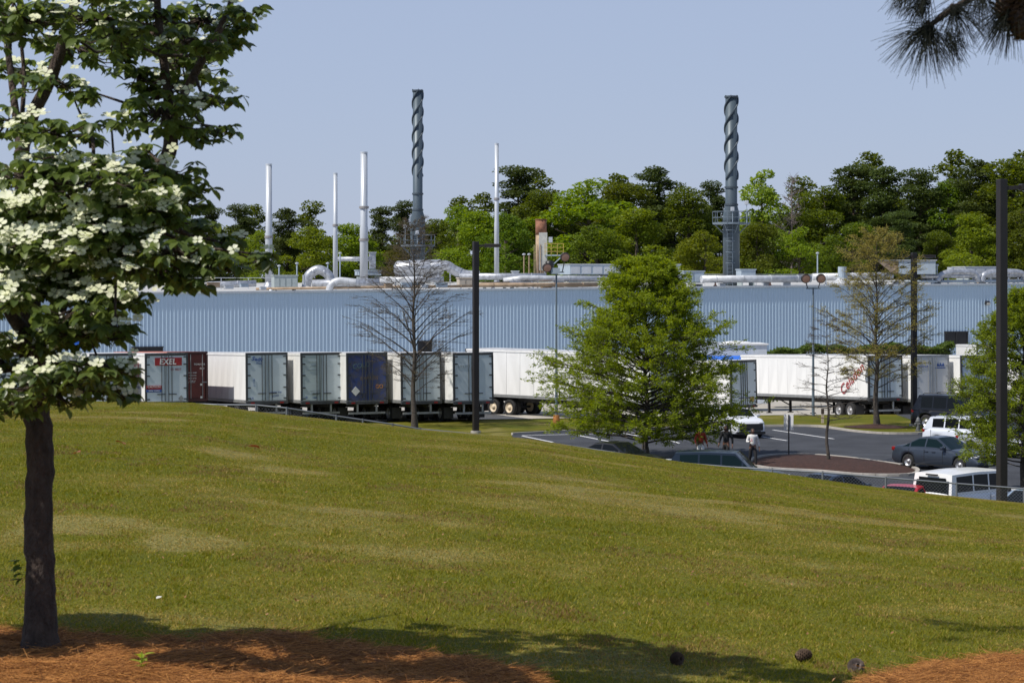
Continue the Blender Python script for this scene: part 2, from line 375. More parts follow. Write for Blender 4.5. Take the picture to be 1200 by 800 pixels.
for (a, b, t_, b_) in [(155, 190, 407, 413.5), (490, 505, 400, 417), (1107, 1133, 389, 404.5)]:
    la, lb = lw(a), lw(b); lm = (la + lb) / 2; Y = wallp(lm).y; z1 = EYE - (t_ - HY) * Y / F; z0 = EYE - (b_ - HY) * Y / F
    fr = MB().box((lm, -0.07, (z0 + z1) / 2), (lb - la, 0.06, z1 - z0)).build("louver_opening", darkm, fac)
    m2 = MB(); m2.box((lm, -0.12, z1 + 0.03), (lb - la + 0.2, 0.08, 0.08)); m2.box((lm, -0.12, z0 - 0.03), (lb - la + 0.2, 0.08, 0.08))
    for s_ in (la, lm, lb): m2.box((s_, -0.12, (z0 + z1) / 2), (0.08, 0.08, z1 - z0 - 0.02))
    m2.build("frame", blackm, fr)
# small wall floodlight
l_ = lw(1155); Yw = wallp(l_).y; zz = EYE - 30 * Yw / F
o = empty("wall_floodlight", wallp(l_, 0.06) + Vector((0, 0, zz)), TH, "small black floodlight fixed high on the ribbed wall near its right end", "floodlight")
MB().box((0, -0.25, 0), (0.42, 0.3, 0.32), rot=Matrix.Rotation(R(25), 3, 'X')).build("housing", blackm, o, bevel=0.02); MB().bar((0, -0.02, 0.1), (0, -0.25, 0.05), 0.08).build("bracket", blackm, o)
MB().box((0, -0.41, -0.07), (0.32, 0.02, 0.22), rot=Matrix.Rotation(R(25), 3, 'X')).build("lens", mat("lamp lens", (0.6, 0.62, 0.6), 0.2), o)

# ------------------------------------------------------------------ roof equipment
galv = mat("galvanised duct", (0.48, 0.50, 0.54), 0.4, 0.5, var=0.4, vscale=3.5)
white_duct = mat("white insulated pipe", (0.60, 0.62, 0.65), 0.45, 0.2, var=0.3, vscale=2.5)
tanm = mat("tan weathered duct", (0.36, 0.26, 0.17), 0.7, var=0.35, vscale=2)
greym = mat("grey green housing", (0.36, 0.41, 0.41), 0.55, var=0.12)
bluegrey = mat("blue grey sheet metal", (0.36, 0.43, 0.5), 0.5, var=0.12)
rustm = mat("rusty brown steel", (0.27, 0.12, 0.07), 0.8, var=0.35, vscale=3)
stackwhite = mat("white stack steel", (0.52, 0.55, 0.59), 0.35, 0.2, var=0.14, vscale=1.2, streak=(1, 1, 0.25))
spiralm = mat("slate grey stack steel", (0.085, 0.115, 0.14), 0.45, 0.2, var=0.25, vscale=1.0, streak=(1, 1, 0.2))
spiral2 = mat("slate grey strake steel", (0.06, 0.08, 0.10), 0.5, 0.2, var=0.2)
yellowm = mat("yellow rail paint", (0.55, 0.40, 0.10), 0.6, var=0.2)
def roofz(Y, X):  # roof height at a point
    d = Vector((X, Y, 0)) - W0; l = d.dot(along); dep = -d.dot(nrm); return eave(l) + 0.35 * max(dep, 0) / 95
def wy(px, m=1.0): return wallp(lw(px)).y + m          # a little way in from the wall under a photo column
def RP(px, py, Y): return P(px, py, max(Y, wy(px, .7)))
def stack(px, ytop, wpx, Y, label, bands=(0.5,), wide=1.0):
    s = F / Y; r = wpx / 2 / s; X = (px - CX) / s; zt = EYE + (HY - ytop) / s; zb = roofz(Y, X)
    o = empty("exhaust_stack", (X, Y, zb), 0, label, "chimney", "slim white exhaust stacks on the factory roof"); H = zt - zb
    MB().tube([(0, 0, 0), (0, 0, H * 0.45), (0, 0, H * 0.46), (0, 0, H)], [r * 1.12, r * 1.12, r, r * 0.97], 16).build("shaft", stackwhite, o, smooth=True)
    for b in bands: MB().lathe((0, 0, H * b), [(r * 1.1, -0.12), (r * 1.35, -0.1), (r * 1.35, 0.1), (r * 1.1, 0.12)], 16).build("flange", mat("dull collar steel", (0.25, 0.24, 0.24), 0.6), o)
    MB().lathe((0, 0, H), [(r * 0.97, 0), (r * 1.02, 0.01), (r * 1.02, 0.15), (r * 0.8, 0.15), (r * 0.8, -0.3), (0.01, -0.3)], 16).build("rim", stackwhite, o)
    MB().lathe((0, 0, 0), [(r * 1.9, 0), (r * 1.8, 0.2), (r * 1.2, 0.6)], 12).build("base_flashing", galv, o)
    return o
stack(315, 194, 7.5, 205, "white exhaust stack nearest the flowering tree, with a brown collar half way up", (0.42, 0.16))
stack(393, 204.5, 5, 212, "thinnest white stack between the two taller ones left of the dark spiral chimney", (0.55,))
stack(426.5, 180, 8.5, 204, "thick white stack with a dark collar just left of the bare tree and spiral chimney", (0.60, 0.36))
o = stack(582, 170, 5, 206, "lone slender white stack with a spike tip right of the black lamp post", (0.62,))
MB().cyl((0, 0, 12.6), (0, 0, 13.4), 0.03, k=6).build("spike", stackwhite, o)
def spiral(px, ytop, w1, w2, ystep, Y, label, y_spiral_end, yplat, phase, coil):
    s = F / Y; X = (px - CX) / s; zt = EYE + (HY - ytop) / s; zb = roofz(Y, X) - 0.1; r = w1 / 2 / s; r2 = w2 / 2 / s
    o = empty("spiral_chimney", (X, Y, zb), 0, label, "chimney"); H = zt - zb; hs = EYE + (HY - ystep) / s - zb
    MB().tube([(0, 0, 0), (0, 0, hs - 0.9), (0, 0, hs), (0, 0, H)], [r2, r2, r, r], 24).build("shaft", spiralm, o, smooth=True)
    he = EYE + (HY - y_spiral_end) / s - zb
    for q in range(3):
        V = []; Fq = []; nst = 90; turns = (H - he) / coil
        for i in range(nst + 1):
            t = i / nst; a = phase + q * 2 * math.pi / 3 + t * turns * 2 * math.pi; z = he + t * (H - he)
            for rr, dz in ((r * 0.98, -0.10), (r * 1.24, -0.08), (r * 1.24, 0.08), (r * 0.98, 0.10)): V.append((rr * math.cos(a), rr * math.sin(a), z + dz))
        for i in range(nst):
            for j in range(4): a = i * 4 + j; b = i * 4 + (j + 1) % 4; Fq.append((a, b, b + 4, a + 4))
        Fq += [(3, 2, 1, 0), tuple(nst * 4 + j for j in range(4))]
        MB().add(V, Fq).build("helical_strake", spiral2, o)
    for hz in (hs, hs + 1.6, H - 0.1, hs * 0.8): MB().lathe((0, 0, hz), [(r * 1.0, -0.1), (r * (1.16 if hz > hs - .1 else 1.45), -0.08), (r * (1.16 if hz > hs - .1 else 1.45), 0.08), (r, 0.1)], 24).build("flange", spiral2, o)
    hp = EYE + (HY - yplat) / s - zb; ro = r2 + 0.95
    darkblue = mat("dull blue grey steel", (.15, .19, .23), .5, var=.2)
    MB().lathe((0, 0, hp), [(r2 + 0.02, -0.08), (ro, -0.08), (ro, 0.1), (r2 + 0.02, 0.1)], 20).build("platform", darkblue, o)
    m2 = MB()
    for hh in (0.55, 1.1):
        for j in range(20):
            a = 2 * math.pi * j / 20; b = 2 * math.pi * (j + 1) / 20; m2.bar((ro * math.cos(a), ro * math.sin(a), hp + hh), (ro * math.cos(b), ro * math.sin(b), hp + hh), 0.05)
    for j in range(10): a = 2 * math.pi * j / 10; m2.bar((ro * math.cos(a), ro * math.sin(a), hp), (ro * math.cos(a), ro * math.sin(a), hp + 1.1), 0.05)
    m2.build("guard_rail", darkblue, o)
    m3 = MB()
    for j in range(8): a = 2 * math.pi * j / 8 + .3; m3.bar((r2 * math.cos(a), r2 * math.sin(a), hp - 0.9), (ro * .95 * math.cos(a), ro * .95 * math.sin(a), hp - 0.1), 0.07)
    m3.build("bracket", darkblue, o)
    m4 = MB(); yl = -r2 - 0.25
    for sx in (-0.25, 0.25): m4.bar((sx - r2 * .3, yl, 0), (sx - r2 * .3, yl, hp + 1), 0.05)
    for z in np.arange(0.3, hp + 1, 0.35): m4.bar((-0.25 - r2 * .3, yl, z), (0.25 - r2 * .3, yl, z), 0.035)
    for z in np.arange(2.2, hp, 1.0): m4.lathe((-r2 * .3, yl - 0.35, z), [(0.38, -0.025), (0.42, -0.025), (0.42, 0.025), (0.38, 0.025)], 10)
    m4.build("caged_ladder", darkblue, o)
    for (dx, dz, mm) in ((0.0, 0.9, stackwhite), (1.3 if px > 600 else -1.2, 1.5, stackwhite)):
        MB().box((dx, -r2 - 0.35, hp + dz + .4), (0.34, 0.25, 0.4)).build("lamp_box", mm, o, bevel=0.04)
        MB().bar((dx, -r2 - 0.35, hp), (dx, -r2 - 0.35, hp + dz + .3), 0.06).build("lamp_post", bluegrey, o)
    return o
spiral(489.5, 105.5, 11.5, 17.5, 246, 222, "dark spiral chimney standing behind the bare tree, left of the black lamp post", 206, 288, 0.4, 5.0)
o = spiral(857, 112.5, 14, 19.5, 240, 205, "dark spiral chimney with a railed platform, above the big leafy tree's right side", 210, 262, 1.6, 5.2)
# tan stack with platform
Y = 200; s = F / Y
o = empty("tan_exhaust_tower", RP(634, 322, Y), 0, "tan exhaust tower with rusty brown top and yellow railed platform amid the roof pipes", "chimney")
MB().tube([(0, 0, 0), (0, 0, 3.7)], [0.5, 0.48], 16).build("shaft", tanm, o, smooth=True)
MB().tube([(0, 0, 3.6), (0, 0, 4.95)], [0.5, 0.5], 16).build("rusty_top", rustm, o, smooth=True)
MB().lathe((0, 0, 4.95), [(0.5, 0), (0.55, 0), (0.55, 0.06), (0.44, 0.06), (0.44, -0.4), (0.01, -.4)], 16).build("rim", rustm, o)
MB().box((0.18, -0.42, 2.1), (0.75, 0.25, 3.4)).build("grey_duct", mat("pale duct cladding", (0.5, 0.5, 0.46), 0.6, var=.2), o)
m2 = MB(); 
for x_ in (-0.62, -0.3, -0.05): m2.bar((x_, -0.58, 0), (x_, -0.58, 2.7), 0.07)
m2.build("pipe", tanm, o)
MB().box((1.15, -0.3, 1.75), (1.7, 1.0, 0.1)).build("platform", bluegrey, o)
m2 = MB()
for hh in (0.35, 0.7, 1.05):
    m2.bar((0.3, -0.8, 1.75 + hh), (2.0, -0.8, 1.75 + hh), 0.045); m2.bar((2.0, -0.8, 1.75 + hh), (2.0, 0.2, 1.75 + hh), 0.045)
for x_ in (0.35, 0.9, 1.45, 2.0): m2.bar((x_, -0.8, 1.75), (x_, -0.8, 2.8), 0.045)
m2.build("guard_rail", yellowm, o); MB().bar((0.3, -0.7, 0.2), (1.9, -0.7, 1.7), 0.09).build("brace", bluegrey, o)
MB().box((0.85, -0.4, 3.15), (0.35, 0.3, 0.5)).build("lamp_box", stackwhite, o)
MB().lathe((0.75, -0.7, 0.8), [(0.02, 0.55), (0.35, 0.4), (0.42, 0), (0.3, -0.3), (0.05, -0.4)], 12).build("fan_housing", blackm, o, smooth=True)
MB().box((1.05, -0.7, 0.35), (0.5, 0.4, 0.6)).build("motor", darkm, o)

def pipe_run(label, pts, Y, rpx, m, supports=True, name="roof_pipe", clamps=None, elbows=False):
    s = F / Y; r = rpx / s; P3 = [RP(a, b, Y + (c[0] if c else 0)) for a, b, *c in pts]
    base = P3[0].copy(); o = empty(name, base, 0, label, "pipe", "pipe runs on the factory roof")
    Q = [p - base for p in P3]; Qs = smooth_pts([tuple(q) for q in Q], 8) if elbows else [tuple(q) for q in Q]
    MB().tube(Qs, r, 14).build("pipe", m, o, smooth=True)
    L = sum((Vector(b) - Vector(a)).length for a, b in zip(Qs[:-1], Qs[1:])); acc = 0
    for a, b in zip(Q[:-1], Q[1:]):
        a = Vector(a); b = Vector(b); d = b - a; n_ = max(1, int(d.length / 2.2))
        for i in range(n_):
            c = a + d * (i + 0.5) / n_; q = d.normalized()
            MB().tube([c - q * 0.035, c + q * 0.035], r * 1.07, 14).build("joint_band", m, o)
            if supports and i % 2 == 0 and abs(q.z) < 0.5:
                zr = roofz(base.y + c.y, base.x + c.x) - (base.z + c.z)
                if zr < -r:
                    mb = MB(); mb.bar((c.x, c.y, -r + c.z), (c.x, c.y, zr + .02), 0.12); mb.lathe((c.x, c.y, zr), [(0.22, 0), (0.2, 0.1), (0.07, 0.25)], 8); mb.build("support", white_duct if clamps is None else clamps, o)
    return o
pipe_run("big silver duct lying on the roof behind the white stack left of the bare tree", [(366, 333), (452, 331)], 192, 5.5, galv)
pipe_run("short bent silver duct on the roof edge left of the bare tree's top", [(385, 341), (389, 333), (398, 329), (418, 331)], 184, 4.2, white_duct, elbows=True)
pipe_run("white roof pipe running behind the bare tree crown", [(445, 328), (520, 327)], 190, 3.8, white_duct)
pipe_run("thin horizontal pipe joining the thin stack to the short square vent", [(396, 303.5), (436, 303.5)], 206, 2.8, galv, supports=False)
pipe_run("silver duct bending down from the tank behind the bare tree toward the right", [(505, 313), (522, 311), (533, 317), (545, 322), (562, 323)], 197, 6, galv, elbows=True)
pipe_run("silver pipe passing behind the black lamp post on the roof", [(538, 324), (640, 324)], 194, 4, galv)
pipe_run("pale pipe running right from the tan tower toward the leafy tree", [(590, 329), (612, 326), (720, 327)], 188, 3.6, white_duct)
pipe_run("tan weathered pipe low on the roof edge below the tan tower", [(560, 334), (700, 333.5)], 185, 2.6, tanm)
pipe_run("rusty thin pipe lying on the roof edge left of the tan tower", [(300, 338.5), (440, 336.5), (560, 335)], 184, 1.6, tanm)
pipe_run("long white pipe left of the brown clamp supports, right of the leafy tree", [(822, 327), (950, 326.5)], 190, 4.4, white_duct, clamps=rustm)
pipe_run("long white pipe behind the yellow green tree on the roof", [(952, 324.5), (1046, 323)], 198, 4.2, white_duct)
pipe_run("white pipe elbow run at the roof's right end", [(1098, 330), (1104, 322), (1118, 319), (1140, 320), (1146, 330)], 194, 4, galv, elbows=True)
pipe_run("second white pipe elbow run between the right lamp post and the square box", [(1150, 330), (1154, 322), (1168, 319), (1196, 320), (1203, 330)], 192, 4, galv, elbows=True)
pipe_run("grey pipe rack line across the roof behind the right elbows", [(1080, 324), (1230, 322)], 199, 2.6, galv)
pipe_run("low dull pipe on the roof edge near the right lamp post", [(1060, 330), (1230, 329)], 196, 1.8, bluegrey)
pipe_run("silver pipe on the roof seen through gaps left of the dogwood tips", [(-40, 334), (150, 333)], 186, 3.6, galv)
pipe_run("silver duct on the roof just right of the dogwood's lowest spray", [(215, 335), (300, 332)], 188, 4.0, galv)
def unit_box(name, label, cat, px0, px1, y0, y1, Y, depth, m, legs=True, slats=0, lid=None, group=None):
    Y = max(Y, wy(px1, 1.2))
    s = F / Y; wd = (px1 - px0) / s; h = (y1 - y0) / s; c = RP((px0 + px1) / 2, y1, Y)
    o = empty(name, c, TH * 0.6, label, cat, group)
    MB().box((0, depth / 2, h / 2 + 0.05), (wd, depth, h - 0.1)).build("housing", m, o, bevel=0.03)
    MB().box((0, depth / 2, h + 0.02), (wd + 0.12, depth + 0.12, 0.09)).build("lid", lid or m, o)
    for i in range(slats): MB().box((-wd / 2 + wd * (i + .5) / slats, -0.02, h * 0.5), (wd / slats * .8, 0.05, h * 0.62)).build("access_panel", lid or m, o)
    zr = roofz(c.y, c.x) - c.z
    if legs and zr < -0.05: mb = MB(); [mb.box((sx * wd * .4, depth / 2, zr / 2 + 0.02), (0.12, depth * .9, -zr)) for sx in (-1, 1)]; mb.build("base_rail", greym, o)
    return o
unit_box("air_handler", "grey green air handling box with panels beside the leftmost white stack", "rooftop unit", 321, 349, 323, 339, 188, 2.2, greym, slats=4)
unit_box("beige_cabinet", "small beige cabinet on the roof edge just left of the black lamp post", "rooftop unit", 538, 554, 326, 338, 186, 1.2, mat("beige cabinet", (0.5, 0.44, 0.36), .6), slats=2)
unit_box("roof_unit", "flat grey box carrying the short square vent between two white stacks", "rooftop unit", 420, 447, 317, 324, 206, 2.5, bluegrey)
unit_box("square_vent", "short square vent standing on the flat grey box between white stacks", "vent", 433.5, 440.5, 296, 316.5, 207, 0.55, galv, legs=False)
unit_box("roof_monitor", "long blue grey rooftop penthouse with white roof behind the big leafy tree", "penthouse", 666, 800, 310, 323, 214, 5, bluegrey, slats=10, lid=stackwhite)
unit_box("roof_unit", "blue grey box unit on the roof right behind the leafy tree's shoulder", "rooftop unit", 801, 826, 318, 333, 189, 2.4, bluegrey, slats=2)
unit_box("roof_unit", "square pale box unit partly behind the right lamp post", "rooftop unit", 1130, 1180, 313, 322, 200, 3, stackwhite, slats=4)
unit_box("roof_unit", "dark low machinery box between the slanted hood unit and the elbows", "rooftop unit", 1062, 1108, 323, 331, 192, 1.5, mat("dark machinery", (0.1, 0.1, 0.1), .6, var=.4), slats=6)
unit_box("roof_unit", "low white kerb box by the roof edge under the tan tower's platform", "rooftop unit", 598, 625, 331, 337, 185, 1.0, galv)
unit_box("roof_unit", "dark low skid under the pipes right of the beige cabinet", "rooftop unit", 566, 596, 331, 337, 187, 1.0, mat("brown machinery", (0.2, 0.16, 0.13), .7, var=.4), slats=5)
unit_box("roof_unit", "small white box behind the silver pipe right of the black lamp post", "rooftop unit", 601, 608, 318, 323, 198, 0.6, stackwhite)
unit_box("roof_unit", "grey box beside the spiral chimney base above the leafy tree", "rooftop unit", 868, 886, 316, 328, 202, 1.5, bluegrey)
unit_box("roof_unit", "pale box on the roof seen through the dogwood by its trunk", "rooftop unit", 52, 98, 318, 336, 190, 2.4, bluegrey, slats=3)
# slanted hood unit
Y = 197; s = F / Y; o = empty("hooded_air_intake", RP(1066, 322, Y), 0, "big blue grey intake unit with a slanted open hood behind the slim lamp post", "rooftop unit")
MB().prism([(-1.0, 0), (2.35, 0), (2.35, 3), (-1.0, 3)], 0.05, 1.25).build("housing", bluegrey, o, bevel=0.03)
MB().add([(-2.4, 0, 1.25), (-1.05, 0, 0.1), (-1.05, 3, 0.1), (-2.4, 3, 1.25), (-1.05, 0, 1.28), (-1.05, 3, 1.28)], [(0, 1, 2, 3), (0, 4, 1), (3, 2, 5), (0, 3, 5, 4)]).build("intake_hood", tanm, o)
MB().box((-0.0, 1.5, 1.31), (4.9, 3.2, 0.08)).build("lid", stackwhite, o)
# big elbows (cyclone ducts)
Y = 198; s = F / Y; o = empty("duct_elbow", RP(372, 335, Y), 0, "fat silver duct elbow rising from the roof left of the thinnest stack", "duct")
MB().tube(smooth_pts([(-1.0, 0, 0), (-0.75, 0, 0.95), (0.1, 0, 1.45), (0.95, 0, 1.0), (1.25, 0, 0.2)], 5), [0.42] * 21, 16).build("elbow", galv, o, smooth=True)
for a in (0.3, 0.75): MB().tube([(lerp(-1.0, 1.2, a) - .05, 0, 1.15), (lerp(-1, 1.2, a) + .05, 0, 1.17)], 0.47, 16).build("joint_band", galv, o)
Y = 205; o = empty("horizontal_tank", RP(490, 317, Y), 0, "long silver horizontal tank behind the top of the bare tree", "tank")
MB().tube([(-2.25, 0, 0.15), (-2.1, 0, 0.15), (-1.9, 0, 0.15), (2.0, 0, 0.25), (2.3, 0, 0.25), (2.45, 0, 0.25)], [0.3, 0.6, 0.75, 0.8, 0.6, 0.2], 18).build("shell", galv, o, smooth=True)
for x_ in (-1.4, 0, 1.4): MB().box((x_, 0, -0.75), (0.2, 1.2, 0.5)).build("saddle", bluegrey, o)
for x_ in (-0.8, 0.5, 1.6): MB().tube([(x_ - .04, 0, 0.2), (x_ + .04, 0, 0.2)], 0.83, 18).build("joint_band", galv, o)
def vent(px, ytop, wpx, Y, label, m=bluegrey, ybase=331):
    Y = max(Y, wy(px, 1.2)); s = F / Y; r = wpx / 2 / s; b = RP(px, ybase, Y); h = (ybase - ytop) / s
    o = empty("round_vent", b, 0, label, "vent", "round roof vents")
    MB().lathe((0, 0, 0), [(r * 1.01, 0.35), (r, h), (r * .9, h), (r * .9, h - .3), (0.01, h - .3)], 14).build("drum", m, o, smooth=False)
    MB().lathe((0, 0, 0), [(r * 2.0, -0.05), (r * 1.9, 0.1), (r * 1.02, 0.4)], 14).build("flashing", white_duct, o)
    return o
vent(987, 312.5, 10, 190, "blue grey round vent with white flared base left of the yellow green tree")
vent(1114, 313, 8, 193, "small white round vent right of the slanted hood unit", stackwhite, 324)
vent(160.5, 295, 10, 189, "pale round vent showing beside the white blossoms of the dogwood", bluegrey, 337)
vent(146 - 290 + 500, 322, 3, 190, "tiny vent cap beside the grey green air handling box", stackwhite, 338)
vent(1090, 318, 5, 196, "narrow vent close behind the slim lamp post on the right", stackwhite, 330)
def gooseneck(px, ytop, Y, label, ybase=323):
    s = F / Y; h = (ybase - ytop) / s; o = empty("vent_pipe", RP(px, ybase, Y), 0, label, "vent", "thin capped vent pipes"); MB().cyl((0, 0, -0.3), (0, 0, h), 0.06, k=8).build("pipe", tanm if px < 640 and px > 500 else bluegrey, o)
    MB().lathe((0, 0, h), [(0.06, -0.02), (0.16, -0.02), (0.16, 0.08), (0.02, 0.14)], 10).build("cap", stackwhite, o)
gooseneck(614, 298.5, 200, "left one of the pair of thin capped pipes beside the tan tower")
gooseneck(620, 298.5, 200, "right one of the pair of thin capped pipes beside the tan tower")
gooseneck(398.5, 297, 203, "thin capped pipe right beside the thinnest white stack")
gooseneck(958, 297, 205, "thin roof lamp pipe above the twin floodlights right of the spiral chimney")
gooseneck(348, 309, 200, "thin capped pipe left of the fat duct elbow")
gooseneck(384, 309, 200, "thin capped pipe over the right end of the fat duct elbow")
gooseneck(327, 312, 200, "brown stub pipe behind the grey green air handling box", 325)
gooseneck(1098, 311, 198, "thin capped pipe behind the small white round vent", 325)
# roof edge railings
def roof_rail(px0, px1, yr, Y, label):
    o = empty("roof_railing", RP(px0, yr, Y), 0, label, "railing"); s = F / Y; L = (px1 - px0) / s; zr = roofz(Y, 0) - o.location.z
    mb = MB(); mb.bar((0, 0, 0), (L, 0, 0), 0.05); mb.bar((0, 0, -0.45), (L, 0, -0.45), 0.04); mb.build("rail", stackwhite, o)
    for i in range(int(L / 2.4) + 1): MB().bar((i * 2.4, 0, 0.0), (i * 2.4, 0, zr - 0.1), 0.05).build("post", stackwhite, o)
roof_rail(100, 330, 325.5, 196, "thin white railing on the roof behind the dogwood's right tips")
roof_rail(826, 1034, 321.5, 208, "thin white railing on the roof right of the second spiral chimney")
# small white unit cluster, clutter along the eave
k = 0
spots = [(232, 336, 7, 4, "white"), (250, 334, 14, 5, "tan"), (268, 336, 10, 4, "white"), (286, 334, 9, 4, "grey"), (308, 337, 7, 3, "white"), (455, 335, 9, 5, "tan"), (476, 334, 12, 5, "grey"), (497, 335, 8, 4, "white"), (517, 334, 14, 5, "grey"), (640, 335, 12, 5, "tan"), (655, 334, 10, 6, "white"), (671, 334, 12, 4, "grey"), (846, 333, 7, 3.5, "white"), (897, 332, 8, 3.5, "white"), (921, 332, 10, 6, "white"), (1050, 331, 8, 4, "white"), (1150, 331, 10, 4, "tan")]
near = ["just right of the dogwood tips", "left of the leftmost white stack by four paces", "midway from dogwood tips to leftmost white stack", "right before the leftmost white stack", "at the foot of the leftmost white stack", "left of the bare tree's leader", "at the bare tree's leader", "right of the bare tree's leader", "under the silver tank's right end", "below the tan tower's right side", "below the yellow railed platform", "between yellow platform and leafy tree", "below the left rusty clamp", "below the second rusty clamp past the spiral chimney", "like a small wedge left of the twin floodlights", "left of the slim lamp post", "below the pale box by the right lamp post"]
cm = {"white": stackwhite, "tan": tanm, "grey": bluegrey}
for (x_, y_, w_, h_, c_), nl in zip(spots, near):
    s = F / 184.5; o = empty("roof_box", RP(x_, y_ + 2.5, wy(x_ + 10, 1.0)), TH, f"small {c_} box on the roof edge {nl}", "roof box", "small boxes along the roof edge")
    MB().box((0, 0, h_ / s / 2), (w_ / s, 0.5, h_ / s)).build("case", cm[c_], o, bevel=0.03); MB().box((0, 0, h_ / s + 0.02), (w_ / s * 1.1, 0.6, 0.05)).build("cover", cm[c_], o)
# ------------------------------------------------------------------ trailers
whitep = mat("white trailer paint", (0.80, 0.80, 0.79), 0.45, var=0.11, vscale=1.2, streak=(1, 1, 0.3), spec=0.4)
whitepd = mat("aged white trailer paint", (0.72, 0.71, 0.68), 0.5, var=0.14, vscale=1.4, streak=(1, 1, 0.3), spec=0.4)
doorm = mat("white door paint", (0.58, 0.66, 0.71), 0.4, var=0.10, vscale=1.5, streak=(1, 1, 0.4))
doorg = mat("grey door paint", (0.47, 0.55, 0.56), 0.45, var=0.14, vscale=1.5, streak=(1, 1, 0.4))
doorb = mat("navy wrapped door", (0.018, 0.045, 0.19), 0.45, var=0.5, vscale=3.0, dirt=(0.09, 0.085, 0.09))
redc = mat("red container paint", (0.115, 0.021, 0.017), 0.6, var=0.35, vscale=2)
framem = mat("dark door frame", (0.05, 0.055, 0.06), 0.5, var=0.3)
frameg = mat("aluminium frame", (0.35, 0.36, 0.36), 0.45, 0.5, var=0.2)
rubber = mat("tyre rubber", (0.018, 0.018, 0.019), 0.85, var=0.3)
rimtan = mat("cream wheel rim", (0.66, 0.56, 0.42), 0.5, var=0.2)
rimg = mat("steel wheel rim", (0.35, 0.35, 0.36), 0.4, 0.5)
chassis = mat("chassis black", (0.03, 0.03, 0.033), 0.7, var=0.4)
redp = mat("red lettering", (0.36, 0.022, 0.025), 0.5, var=.3, vscale=6); bluep = mat("blue lettering", (0.04, 0.10, 0.32), 0.5); whitel = mat("white lettering", (0.75, 0.75, 0.73), 0.5)
greyl = mat("faded grey lettering", (0.25, 0.3, 0.33), 0.6); orangel = mat("orange lettering", (0.6, 0.25, 0.04), 0.6)
ROOFM = mat("trailer roof sheet", (0.6, 0.6, 0.6), 0.5, 0.2, var=0.2)
RX = (R(90), 0, 0)
WHEEL = {}
def wheel_meshes(r, wd, rimmat, key):
    if key in WHEEL: return WHEEL[key]
    a = MB().lathe((0, 0, 0), [(r * .6, -wd / 2), (r * .93, -wd / 2), (r, -wd / 2 + .04), (r, wd / 2 - .04), (r * .93, wd / 2), (r * .6, wd / 2), (r * .58, 0.0), (r * .6, -wd / 2)], 24, axis='X')
    b = MB().lathe((0, 0, 0), [(r * .6, wd / 2 - .01), (r * .52, wd / 2 - .03), (r * .45, wd * .2), (r * .22, wd * .3), (r * .2, wd / 2), (0.005, wd / 2)], 20, axis='X')
    b.lathe((0, 0, 0), [(r * .6, -wd / 2 + .01), (r * .52, -wd / 2 + .03), (r * .45, -wd * .2), (r * .22, -wd * .3), (r * .2, -wd / 2), (0.005, -wd / 2)], 20, axis='X')
    t = a.build("tyre", rubber, None, smooth=True); u = b.build("rim", rimmat, None, smooth=True)
    WHEEL[key] = (t.data, u.data); bpy.data.objects.remove(t); bpy.data.objects.remove(u); return WHEEL[key]
def wheel(parent, loc, r, wd, rimmat, key, rz=0.0, steer=0.0):
    t, u = wheel_meshes(r, wd, rimmat, key)
    e = bpy.data.objects.new("wheel", t); link(e, parent); e.location = loc; e.rotation_euler = (0, 0, rz)
    f = bpy.data.objects.new("rim", u); link(f, e); return e
PANELS = {}
